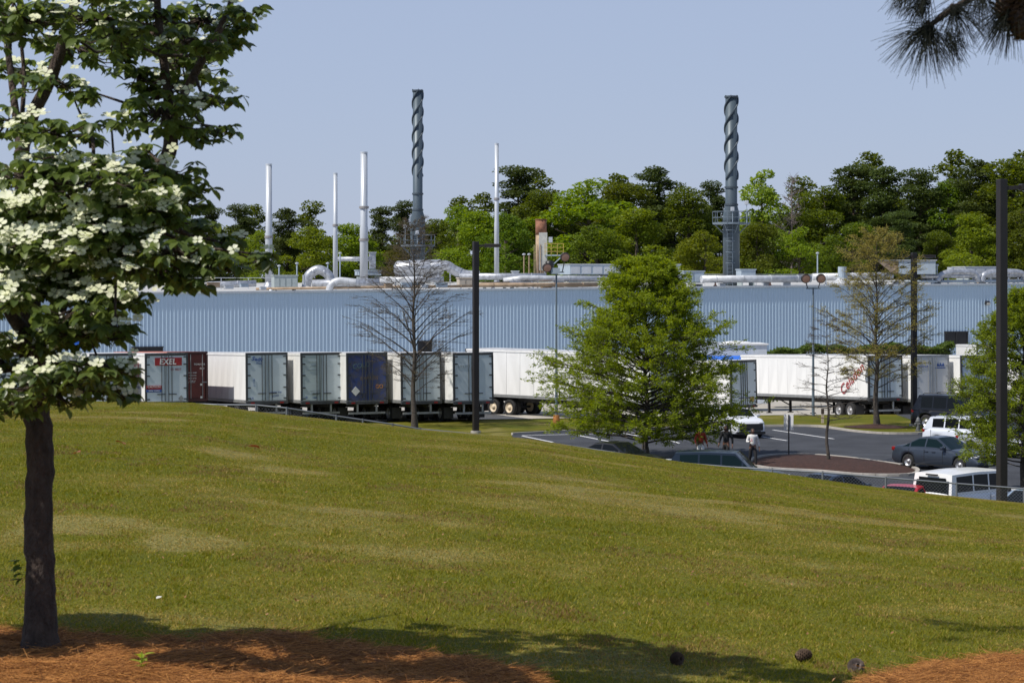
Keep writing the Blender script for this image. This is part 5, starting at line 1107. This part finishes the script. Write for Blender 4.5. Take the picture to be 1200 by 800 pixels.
branch_tree("sapling", X, Y, 6.9, "thin almost leafless sapling rising from the mulch island", f_bud2, ybark, 1.7, 33, limbs=36, sub=7, leaves_per=1, lsize=.07, low=.28, r0=.085, asp=.4, up=.15, twigs=3, lean=-.05,
            prof=lambda t: np.interp(t, [0, .15, .4, .7, 1], [.7, 1.0, .9, .5, .2]))

# ------------------------------------------------------------------ dogwood (foreground)
SD = F / 10.4; DY = 10.4; base = Vector(P(48, 752, DY)); base.z = g1(base.x, DY)
dog = empty("dogwood_tree", base, 0, "flowering dogwood with white bracts standing in pine straw at the left foreground", "tree")
dbark = mat("dogwood bark", (.085, .058, .043), .9, var=.5, vscale=22, bump=1.0, bscale=60, streak=(1, 1, .5))
def DP(px, py, dd=0.0): return P(px, py, DY + dd) - base
def limb(pts, rs, name="limb", k=10):
    q = smooth_pts([(*DP(a, b, d),) for a, b, d in pts], 6); rr = [float(x) for x in np.interp(np.linspace(0, 1, len(q)), np.linspace(0, 1, len(rs)), rs)]
    q = [(x + random.gauss(0, r_ * .05), y, z) for (x, y, z), r_ in zip(q, rr)]
    MB().tube(q, rr, k).build(name, dbark, dog, smooth=True); return [Vector(p_) for p_ in q]
tr = limb([(48, 765, 0), (47, 742, 0), (47, 690, 0), (46, 620, 0), (46, 540, 0), (44, 480, 0), (38, 420, .05), (34, 350, .05), (31, 280, .05), (27, 220, .05), (25, 178, .05)], [.105, .082, .070, .066, .063, .062, .060, .052, .045, .04, .034], "trunk", 18)
tv = [v_ for v_ in bpy.data.objects if v_.name.startswith("trunk") and v_.parent == dog][0]
for v_ in tv.data.vertices: v_.co.x += random.uniform(-.0045, .0045); v_.co.y += random.uniform(-.0045, .0045)
node = list(tr[40:])
node += limb([(25, 180, .05), (36, 140, 0), (58, 95, -.05), (74, 50, -.1), (86, 10, -.1), (100, -60, -.15), (120, -160, -.1)], [.034, .032, .030, .026, .022, .015, .006])
node += limb([(25, 180, .05), (17, 120, .1), (8, 50, .15), (-2, -20, .2), (-20, -120, .2)], [.026, .018, .015, .012, .006])
node += limb([(20, 150, .1), (12, 80, .2), (14, 20, .2), (22, -60, .3)], [.014, .010, .008, .004])
node += limb([(24, 160, .1), (28, 90, .3), (22, 20, .3), (20, -60, .3)], [.014, .010, .008, .004])
node += limb([(42, 430, 0), (60, 380, -.1), (82, 335, -.2), (118, 290, -.25), (160, 235, -.3), (192, 190, -.3), (200, 165, -.3), (196, 100, -.35), (186, 30, -.4), (182, -60, -.4), (180, -150, -.4)], [.05, .044, .038, .036, .034, .034, .034, .022, .018, .012, .005])
node += limb([(199, 150, -.3), (216, 110, -.4), (240, 65, -.5), (262, 25, -.5), (280, -30, -.5), (290, -120, -.5)], [.022, .020, .018, .016, .010, .005])
node += limb([(36, 400, 0), (15, 370, -.2), (-10, 330, -.4), (-50, 280, -.6), (-80, 200, -.8)], [.04, .032, .026, .018, .008])
node += limb([(110, 210, -.2), (108, 160, 0), (95, 135, .1), (82, 105, .2)], [.010, .008, .006, .003])
node += limb([(34, 340, 0), (60, 320, .5), (100, 290, .9), (130, 260, 1.2)], [.03, .022, .014, .006])
node += limb([(40, 300, 0), (70, 280, -.3), (105, 262, -.6), (140, 250, -.8)], [.016, .012, .008, .004])
node += limb([(40, 430, 0), (80, 425, .1), (130, 430, -.2), (160, 440, -.2)], [.022, .014, .008, .004])
# leaf mesh
def leaf_shape(n=5):
    ws = [0, .24, .30, .22, 0]; V = []; 
    for i, w_ in enumerate(ws):
        t = i / 4; z = -.22 * t * t; V += [(t, -w_, z + .07 * (w_ > 0)), (t, 0, z), (t, w_, z + .07 * (w_ > 0))]
    Fq = []
    for i in range(4): a = i * 3; Fq += [(a, a + 1, a + 4, a + 3), (a + 1, a + 2, a + 5, a + 4)]
    return np.array(V), np.array(Fq)
LV, LF = leaf_shape()
f_dog = foliage("dogwood leaves", (.065, .105, .028), (.145, .195, .045), .42, rough=.36, gloss=.5)
bract = foliage("white bracts", (.66, .70, .44), (.86, .86, .68), .28, rough=.6, gloss=.2)
pl = [(30, 18, 55, 30), (90, 55, 60, 20), (60, 92, 45, 14), (115, 18, 60, 28), (172, 28, 50, 34), (240, 22, 55, 26), (215, 72, 55, 26), (262, 50, 30, 10), (160, 86, 26, 18), (190, 128, 45, 22), (248, 113, 36, 10), (225, 150, 36, 14), (60, 148, 50, 16), (108, 108, 20, 10), (130, 140, 22, 7), (18, 80, 30, 16), (12, 140, 30, 18), (104, 162, 14, 7), (190, 198, 50, 18), (120, 205, 65, 18), (40, 200, 55, 18), (60, 238, 65, 18), (150, 240, 60, 17), (205, 232, 42, 16), (35, 283, 55, 20), (105, 285, 60, 22), (165, 278, 45, 16), (232, 262, 24, 9), (252, 303, 30, 12), (235, 300, 24, 16), (258, 284, 26, 9), (226, 325, 18, 10), (188, 312, 28, 12), (205, 290, 40, 12), (80, 330, 65, 17), (135, 345, 36, 15), (15, 345, 24, 18), (30, 395, 50, 18), (100, 385, 52, 15), (135, 378, 20, 8), (60, 438, 62, 15), (118, 425, 40, 14), (128, 455, 32, 10), (22, 468, 32, 16), (62, 462, 36, 10), (95, 360, 50, 14), (316, 300, 10, 6), (306, 306, 8, 5), (214, 335, 16, 8), (230, 215, 20, 8), (170, 175, 24, 10), (75, 180, 50, 14), (262, 150, 18, 5), (285, 12, 22, 8), (145, 60, 24, 12), (-40, 300, 30, 40), (-50, 400, 40, 60), (0, 420, 30, 14), (0, 310, 30, 14), (0, 240, 30, 16), (150, 310, 30, 10), (168, 212, 50, 12), (140, 265, 60, 12), (-150, 300, 80, 60), (-140, 430, 70, 40), (-230, 300, 60, 60), (-250, 420, 70, 40), (60, 265, 50, 12), (60, 308, 50, 12), (225, 45, 45, 16), (200, 100, 35, 16), (130, 38, 40, 14)]
hi = [(x_, -60 - 90 * j_, 70, 40) for j_ in range(3) for x_ in (50, 140, 230)]
ros = []; tw = []; nodeA = np.array([tuple(q) for q in node]); r_ = random.Random(8)
for (x_, y_, wx, wy) in pl + hi:
    for lay in range(2 if (wx > 50 and y_ > 225) else 1):
        dd = (r_.uniform(-1.3, .45) if x_ > -90 else r_.uniform(-.7, .7)) if y_ > -20 else r_.uniform(-2.1, -.3); c = DP(x_, y_, dd); j = int(np.argmin(np.sum((nodeA - np.array(tuple(c))) ** 2 * [1, .6, 1.6], 1))); nb = node[j]
        mid = nb.lerp(c, .5) + Vector((0, 0, -.05)); tw += [[*nb, *mid, .010, .007], [*mid, *c, .007, .004]]
        n_ = int(wx * wy / (19 if y_ > 165 else 29)) + 3
        for i in range(n_):
            a = r_.uniform(0, 6.28); q = math.sqrt(r_.random()); w3 = wx / SD; p_ = c + Vector((math.cos(a) * q * w3, math.sin(a) * q * min(w3, .45) , r_.uniform(-1, 1) * wy / SD * (1 - .3 * q) - .18 * q * q * w3))
            m2 = c.lerp(p_, .55) + Vector((0, 0, -.03)); tw += [[*c.lerp(nb, .1 * r_.random()), *m2, .004, .003], [*m2, *p_, .003, .002]]; ros.append((p_, x_ + math.cos(a) * q * wx, y_))
rp = np.array([tuple(q[0]) for q in ros]); leafs = []; fl = []
for (p_, x_, y_) in ros:
    n_ = r_.randint(4, 6); a0 = r_.uniform(0, 6.28)
    for i in range(n_):
        a = a0 + i * 6.283 / n_ + r_.uniform(-.3, .3); dr = r_.uniform(-.75, .05) if y_ > 0 else r_.uniform(-.6, 0); leafs.append((p_, a, dr, r_.uniform(.040, .072), r_.uniform(-.6, .6)))
    want = .75 if (y_ > 225 and y_ < 355 and 5 < x_ < 185) else .16 if (180 < y_ < 480 and x_ < 200) else .14 if y_ > -20 else 0 if y_ < 120 and x_ < 150 else .05
    for _q in range(2 if r_.random() < want * .5 else 1 if r_.random() < want else 0): fl.append((p_ + Vector((r_.uniform(-.05, .05), r_.uniform(-.06, .0), .03)), r_.uniform(0, 6.28), r_.uniform(.021, .031)))
def frame(a, dr, roll):
    d = Vector((math.cos(a) * math.cos(dr), math.sin(a) * math.cos(dr), math.sin(dr))); up_ = Vector((0, 0, 1)); b = up_.cross(d).normalized(); n_ = d.cross(b); b2 = b * math.cos(roll) + n_ * math.sin(roll); n2 = d.cross(b2); return Matrix((d, b2, n2)).transposed()
# the leaves showing largest (nearest the camera) are parts of their own
leafs.sort(key=lambda l: l[0].y + (5 if (l[0] + base).z > P(0, -5, DY).z or (l[0] + base).x < P(-10, 0, DY).x else 0))
me = bpy.data.meshes.new("leaf"); me.from_pydata([tuple(v_) for v_ in LV], [], [tuple(int(x) for x in f) for f in LF]); me.materials.append(f_dog)
for (p_, a, dr, s_, rl) in leafs[:290]:
    e = bpy.data.objects.new("leaf", me); link(e, dog); M = frame(a, dr, rl).to_4x4(); M.translation = p_; e.matrix_local = M @ Matrix.Scale(s_, 4)
rest = leafs[290:]; Vs = []
Ms = np.array([np.array(frame(a, dr, rl)) * s_ for (_, a, dr, s_, rl) in rest]); Ps_ = np.array([tuple(l[0]) for l in rest])
V = (np.einsum('nij,kj->nki', Ms, LV) + Ps_[:, None, :]).reshape(-1, 3); nv = len(LV); Fq = (LF[None] + (np.arange(len(rest)) * nv)[:, None, None]).reshape(-1, 4)
tag(np_mesh("foliage", V, Fq, f_dog, parent=dog, smooth=False), kind="stuff")
V, Fq = seg_mesh(tw, 4); tag(np_mesh("twigs", V, Fq, dbark, parent=dog), kind="stuff")
fb = MB()
for q in range(4):
    a = q * math.pi / 2; ca, sa = math.cos(a), math.sin(a)
    pts = [(0.08, 0, 0), (.5, -.42, .14), (.95, -.42, .16), (1.05, 0, .08), (.95, .42, .16), (.5, .42, .14), (.55, 0, .06)]
    fb.add([(x * ca - y * sa, x * sa + y * ca, z) for x, y, z in pts], [(0, 1, 6), (1, 2, 6), (2, 3, 6), (3, 4, 6), (4, 5, 6), (5, 0, 6)])
fo = fb.build("flower", bract, dog); cm_ = MB().lathe((0, 0, .08), [(.16, 0), (.14, .1), (.01, .14)], 7); fc = cm_.build("flower_centre", mat("green flower centre", (.2, .24, .05), .7), fo)
fl.sort(key=lambda q: q[0].y); restf = fl[290:]; fl = fl[:290]
if restf:
    FV = np.array([v_.co[:] for v_ in fo.data.vertices]); FF = [tuple(p_.vertices) for p_ in fo.data.polygons]; allv = []; 
    for (p_, a, s_) in restf:
        M_ = np.array((Matrix.Rotation(a, 3, 'Z') @ Matrix.Rotation(r_.uniform(-.5, .2), 3, 'Y') @ Matrix.Rotation(r_.uniform(.1, 1.0), 3, 'X')))
        M_ = np.array((Matrix.Rotation(r_.uniform(.1, 1.0), 3, 'X') @ Matrix.Rotation(a, 3, 'Z')))
        allv.append(FV @ M_.T * s_ + np.array(tuple(p_)))
    nfv = len(FV); tag(np_mesh("blossoms", np.concatenate(allv), (np.array(FF)[None] + (np.arange(len(restf)) * nfv)[:, None, None]).reshape(-1, 3), bract, parent=dog), kind="stuff")
print("leaves", len(leafs), "flowers", len(fl))
for i, (p_, a, s_) in enumerate(fl[:295]):
    e = fo if i == 0 else dup(fo, dog); e.location = p_; e.rotation_euler = (Matrix.Rotation(r_.uniform(.1, 1.0), 3, 'X') @ Matrix.Rotation(r_.uniform(-.4, .4), 3, 'Y') @ Matrix.Rotation(a, 3, 'Z')).to_euler(); e.scale = (s_,) * 3
    if i: dup(fc, e)
# little side sprout on trunk
for k_ in range(9):
    e = bpy.data.objects.new("leaf", me); link(e, dog); M = frame(math.pi + r_.uniform(-.8, .8), r_.uniform(-.6, .3), 0).to_4x4(); M.translation = DP(30 - r_.uniform(0, 8), 655 + k_ * 3, 0); e.matrix_local = M @ Matrix.Scale(.06, 4)

# ------------------------------------------------------------------ pine bough, upper right
YB = 8.2; sb = F / YB; pb = empty("pine_bough", P(1190, -40, YB), 0, "dark pine bough with long needles hanging into the top right corner", "branch"); pbl = pb.location
fn = foliage("dark pine needles", (.006, .008, .005), (.016, .02, .009), .05)
def BP(px, py, dd=0): return P(px, py, YB + dd) - pbl
MB().tube(smooth_pts([tuple(BP(1300, -90)), tuple(BP(1215, -40)), tuple(BP(1150, -8, .05)), tuple(BP(1112, 14)), tuple(BP(1086, 33))], 5), [.03, .028, .026, .024, .022, .02, .02, .018, .016, .015, .014, .013, .012, .012, .011, .011, .011, .010, .010, .009, .008], 8).build("limb", dbark, pb, smooth=True)
MB().tube(smooth_pts([tuple(BP(1215, -40)), tuple(BP(1190, -5, .1)), tuple(BP(1183, 10, .1))], 5), [.02] * 11, 8).build("limb", dbark, pb, smooth=True)
segs = []
fans = [(1087, 33, 250, .22, (-.2, -1), 2.6), (1112, 40, 70, .14, (.4, -1), 1.0), (1118, 10, 160, .20, (.2, -.6), 2.8), (1085, -4, 170, .13, (-.5, -1), 1.2), (1066, -12, 90, .13, (-.7, -1), .8), (1183, 12, 190, .20, (-.55, -1), 1.25), (1150, -14, 130, .17, (0, -1), 2.0)]
for (x_, y_, n_, L, dr, sp) in fans:
    for i in range(n_):
        a = math.atan2(dr[1], dr[0]) + r_.uniform(-sp, sp) * .5 * (1 + .25 * r_.gauss(0, 1)); dep = r_.uniform(-.7, .7); d = Vector((math.cos(a) * math.cos(dep), math.sin(dep), math.sin(a) * math.cos(dep))); b0 = BP(x_, y_) + Vector((r_.gauss(0, .014), r_.gauss(0, .02), r_.gauss(0, .014))); l_ = L * .84 * r_.uniform(.6, 1.05)
        m_ = b0 + d * l_ * .5; e_ = b0 + d * l_ + Vector((0, 0, -.03 * l_ / .2)); segs += [[*b0, *m_, .0011, .001], [*m_, *e_, .001, .0006]]
shade_limb = [P(x_, y_, Y_) - pbl for x_, y_, Y_ in ((1215, -60, 8.2), (1080, -120, 9.3), (860, -150, 10.6), (640, -150, 11.6), (540, -160, 12.0))]  # unseen limb with needle tufts above the frame, added to shade the lawn
MB().tube(smooth_pts([tuple(q) for q in shade_limb], 6), [.03 - .001 * i for i in range(25)], 8).build("limb", dbark, pb, smooth=True)
for c_ in range(16):
    t_ = r_.uniform(.35, 1); q = shade_limb[2].lerp(shade_limb[4], (t_ - .35) / .65) + Vector((r_.gauss(0, .25), r_.gauss(0, .25), r_.uniform(.0, .25)))
    segs.append([*shade_limb[2].lerp(shade_limb[4], (t_ - .35) / .65), *q, .008, .005])
    for i in range(150):
        d = Vector((r_.gauss(0, 1), r_.gauss(0, 1), r_.gauss(.1, .8))).normalized(); l_ = r_.uniform(.10, .19); segs.append([*q, *(q + d * l_), .0012, .0008])
V, Fq = seg_mesh(segs, 3); tag(np_mesh("needles", V, Fq, fn, parent=pb), kind="stuff")
def cone(o_name, parent, loc, L, rad_, rot, label=None, cat=None, m=None):
    mb = MB(); m = m or mat("pine cone scales", (.09, .055, .035), .85, var=.4, vscale=30)
    mb.lathe((0, 0, 0), [(.01, -L / 2), (rad_ * .55, -L * .35), (rad_ * .7, 0), (rad_ * .5, L * .3), (.008, L / 2)], 10)
    for i in range(90):
        t = (i + .5) / 90; z = -L / 2 + L * t; rr = rad_ * math.sin(math.pi * (.12 + .8 * t)) ** .7; a = i * 2.4; c_, s_ = math.cos(a), math.sin(a); w_ = rad_ * .26; o_ = rr * 1.0
        mb.add([(c_ * rr * .5 - s_ * w_ * .5, s_ * rr * .5 + c_ * w_ * .5, z), (c_ * rr * .5 + s_ * w_ * .5, s_ * rr * .5 - c_ * w_ * .5, z), (c_ * o_ + s_ * w_, s_ * o_ - c_ * w_, z + L * .05), (c_ * o_ * 1.12, s_ * o_ * 1.12, z + L * .07), (c_ * o_ - s_ * w_, s_ * o_ + c_ * w_, z + L * .05)], [(0, 1, 2, 3, 4)])
    e = mb.build(o_name, m, parent, loc=loc); e.rotation_euler = rot; 
    if label: tag(e, label, cat)
    return e
for (x_, y_, k_) in ((1190, 22, .15), (1178, 2, .12), (1200, 0, .14), (1087, 31, .035), (1118, 12, .04)):
    cone("hanging_cone" if k_ > .1 else "bud", pb, BP(x_, y_), k_ * 1.15, k_ * .42, (r_.uniform(-.4, .4), r_.uniform(-.6, .6), 0))

# ------------------------------------------------------------------ foreground ground cover
BL = np.array([(-400, 738), (0, 748), (60, 750), (100, 752), (175, 760), (250, 757), (328, 751), (383, 762), (450, 771), (512, 776), (585, 789), (620, 803), (640, 836)], float)
BR = np.array([(985, 838), (1020, 809), (1050, 796), (1090, 787), (1140, 780), (1200, 775), (1500, 760)], float)
def bedmask(X, Y, pad=0.0):
    z = ground(X, Y); px = CX + X / Y * F; py = HY + (EYE - z) / Y * F
    wob = 5 * np.sin(px * .09) + 3 * np.sin(px * .21 + 1)
    l = (py > np.interp(px, BL[:, 0], BL[:, 1]) + wob + pad) & (px < 640); r2 = (py > np.interp(px, BR[:, 0], BR[:, 1]) + wob * .5 + pad) & (px > 985)
    return l | r2
strawbase = mat("pine straw floor", (.14, .06, .028), .95, var=.6, vscale=30, bump=1.0, bscale=50)
gx = np.linspace(-5, 5, 400); gy = np.linspace(5.5, 12.5, 260); GX, GY = np.meshgrid(gx, gy); Mk = bedmask(GX, GY).astype(float); S_ = Mk.copy()
for _ in range(6): S_[1:-1, 1:-1] = (S_[1:-1, 1:-1] + S_[:-2, 1:-1] + S_[2:, 1:-1] + S_[1:-1, :-2] + S_[1:-1, 2:]) / 5
hump = .018 + .02 * fnoise(GX, GY, 2.2, 3.0) + .012 * fnoise(GX, GY, 7, 9, 5)
GZ = ground(GX, GY) + np.clip(S_, 0, 1) * hump - .012
ix = np.arange(GX.size).reshape(GX.shape); Fq = np.stack([ix[:-1, :-1], ix[:-1, 1:], ix[1:, 1:], ix[1:, :-1]], -1)[(S_[:-1, :-1] > .15)]
o = np_mesh("pine_straw_bed", np.stack([GX, GY, GZ], -1).reshape(-1, 3), Fq, strawbase, smooth=True); tag(o, kind="structure")
def hz(X, Y):
    i = np.clip(((Y - gy[0]) / (gy[1] - gy[0])).astype(int), 0, len(gy) - 1); j = np.clip(((X - gx[0]) / (gx[1] - gx[0])).astype(int), 0, len(gx) - 1); return GZ[i, j]
n = 150000; X = rng.uniform(-3.2, 3.2, n); Y = rng.uniform(8.4, 12.3, n); ok = bedmask(X, Y, -2) & (np.abs(X / Y) < .26); X = X[ok][:75000]; Y = Y[ok][:75000]; n = len(X)
Z = hz(X, Y) + rng.uniform(.0, .035, n); a = rng.normal(0.2, .9, n); L = rng.uniform(.07, .17, n); dip = rng.normal(0, .16, n); d = np.stack([np.cos(a) * np.cos(dip), np.sin(a) * np.cos(dip), np.sin(dip)], 1); pm = np.stack([X, Y, Z], 1); p0 = pm - d * L[:, None]; p1 = pm + d * L[:, None]; pm2 = pm + np.array([0, 0, .012])
sg = np.concatenate([np.concatenate([p0, pm2, np.full((n, 1), .0008), np.full((n, 1), .0013)], 1), np.concatenate([pm2, p1, np.full((n, 1), .0013), np.full((n, 1), .0008)], 1)])
V, Fq = seg_mesh(sg, 3); straw = foliage("straw needles", (.18, .06, .014), (.70, .33, .095), .12, rough=.6); straw.name = "straw"
tag(np_mesh("pine_straw", V, Fq, straw), "reddish brown pine straw mulch spread under the dogwood and at the right corner", "mulch", kind="stuff")
# grass blades
gbl = foliage("grass blades", (.12, .145, .008), (.27, .24, .026), .32, rough=.6, gloss=.2); gbrown = foliage("brown grass blades", (.15, .10, .03), (.27, .17, .06), .2, rough=.8); gdry = foliage("dry grass blades", (.25, .18, .035), (.42, .31, .085), .25, rough=.8)
n = 1150000; Y = 8.6 + (47.5 - 8.6) * rng.random(n) ** 1.05; X = (rng.random(n) - .5) * .52 * Y; ok = ~bedmask(X, Y, 3); X = X[ok]; Y = Y[ok]; n = len(X)
dr = dryness(X, Y); lush = np.clip(1.1 - 1.1 * dr, .05, 1); clump = np.clip(.5 + .6 * fnoise(X, Y, 9, 9, 23), 0, 1.2)
h = (.013 + .036 * lush * clump * rng.random(n)) * np.clip(1.1 - (Y - 10) / 60, .5, 1.1); a = rng.uniform(0, 6.28, n); wd = .0017 + .00019 * Y; lean_ = rng.normal(0, .6, (n, 2)); Z = ground(X, Y) - .004
b_ = np.stack([X, Y, Z], 1); dx = np.stack([np.cos(a) * wd, np.sin(a) * wd, np.zeros(n)], 1); tip = b_ + np.stack([lean_[:, 0] * h, lean_[:, 1] * h, h], 1)
V = np.stack([b_ - dx, b_ + dx, tip], 1).reshape(-1, 3); dry = (rng.random(n) < np.clip(.08 + 1.7 * (dr - .45), .05, .85)).astype(int)
brown = (fnoise(X, Y, 1.6, 1.3, 31) + .4 * fnoise(X, Y, 5, 4, 2) > .55) & (rng.random(n) < .55); dry = np.where(brown, 2, dry); keep = rng.random(n) < np.clip(.25 + .4 * lush + .35 * clump, 0, 1); V = V.reshape(n, 3, 3)[keep].reshape(-1, 3); dry = dry[keep]; n = len(dry)
tag(np_mesh("lawn_grass", V, np.arange(3 * n).reshape(n, 3), [gbl, gdry, gbrown], mi=dry), "short mown green and straw coloured grass covering the slope", "grass", kind="stuff")
nl_ = 1100; Yl = rng.uniform(8.8, 40, nl_); Xl = (rng.random(nl_) - .5) * .5 * Yl; Pl = np.stack([Xl, Yl, ground(Xl, Yl) + .03], 1); Vl, Fl = leaf_cloud(Pl, rng.uniform(.014, .034, nl_), .8, .6)
tag(np_mesh("leaf_litter", Vl, Fl, foliage("brown leaf litter", (.16, .06, .025), (.36, .20, .09), .1)), "small brown bits of leaf and bark scattered over the lawn", "leaf litter", kind="stuff")
# small things on the ground
def gpt(px, py, lift=0.0):
    u = (px - CX) / F; m_ = (py - HY) / F
    for Yt in np.arange(8.5, 44, .05):
        if EYE - m_ * Yt <= g1(u * Yt, Yt): break
    return Vector((u * Yt, Yt, g1(u * Yt, Yt) + lift))
cone("pine_cone", None, gpt(793, 779, .03), .072, .033, (R(80), 0, .6), "dark pine cone lying left of the other two in the shaded grass at bottom", "pine cone")
cone("pine_cone", None, gpt(941, 776, .035), .085, .034, (R(85), 0, 1.9), "dark elongated pine cone in the grass between its two neighbours", "pine cone")
cone("pine_cone", None, gpt(1003, 788, .025), .08, .04, (R(70), 0, .1), "open greyish pine cone beside the right pine straw patch", "pine cone", m=mat("grey cone scales", (.16, .12, .1), .85, var=.5, vscale=30))
def dead_leaf(px, py, s_, m, label):
    p_ = gpt(px, py, .04); e = np_mesh("fallen_leaf", LV * s_, LF, m); e.location = p_; e.rotation_euler = (.3, -.4, px); tag(e, label, "leaf")
brl = foliage("rusty dead leaf", (.22, .07, .03), (.3, .1, .04), .2); wl = foliage("bleached leaf", (.7, .68, .62), (.8, .78, .72), .2)
dead_leaf(183, 710, .04, wl, "bleached white scrap of leaf on the grass right of the dogwood trunk"); dead_leaf(147, 525, .16, brl, "rusty fallen leaf on the upper lawn nearest the dogwood"); dead_leaf(305, 529, .16, brl, "rusty fallen leaf on the upper lawn left of the bare tree"); dead_leaf(87, 536, .14, brl, "small rusty fallen leaf beside the dogwood trunk on the upper lawn")
sp = empty("weed_sprout", gpt(166, 799, .04), 0, "tiny bright yellow green sprout coming up through the pine straw", "sprout"); fs_ = foliage("sprout leaves", (.25, .33, .03), (.35, .42, .06), .4)
for k_ in range(9):
    e = np_mesh("leaf", LV * .05, LF, fs_, parent=sp); e.location = (r_.uniform(-.015, .015), 0, .01 + k_ * .008); e.rotation_euler = (0, -r_.uniform(.2, 1.2), k_ * 2.4)
MB().cyl((0, 0, -.03), (0, 0, .09), .003, k=5).build("stem", fs_, sp)

# lettering curves become plain meshes so that each is an object of its own
bpy.context.view_layer.update(); dg = bpy.context.evaluated_depsgraph_get()
for o in [x for x in C.objects if x.type == 'FONT']:
    me_ = bpy.data.meshes.new_from_object(o.evaluated_get(dg)); n_ = bpy.data.objects.new("lettering", me_); C.objects.link(n_); n_.parent = o.parent; n_.location = o.location; n_.rotation_euler = o.rotation_euler
    if not me_.materials: me_.materials.append(o.data.materials[0])
    bpy.data.objects.remove(o)
for o in C.objects:
    if "label" in o and len(o["label"].split()) > 16: print("LONG", o.name, o["label"])
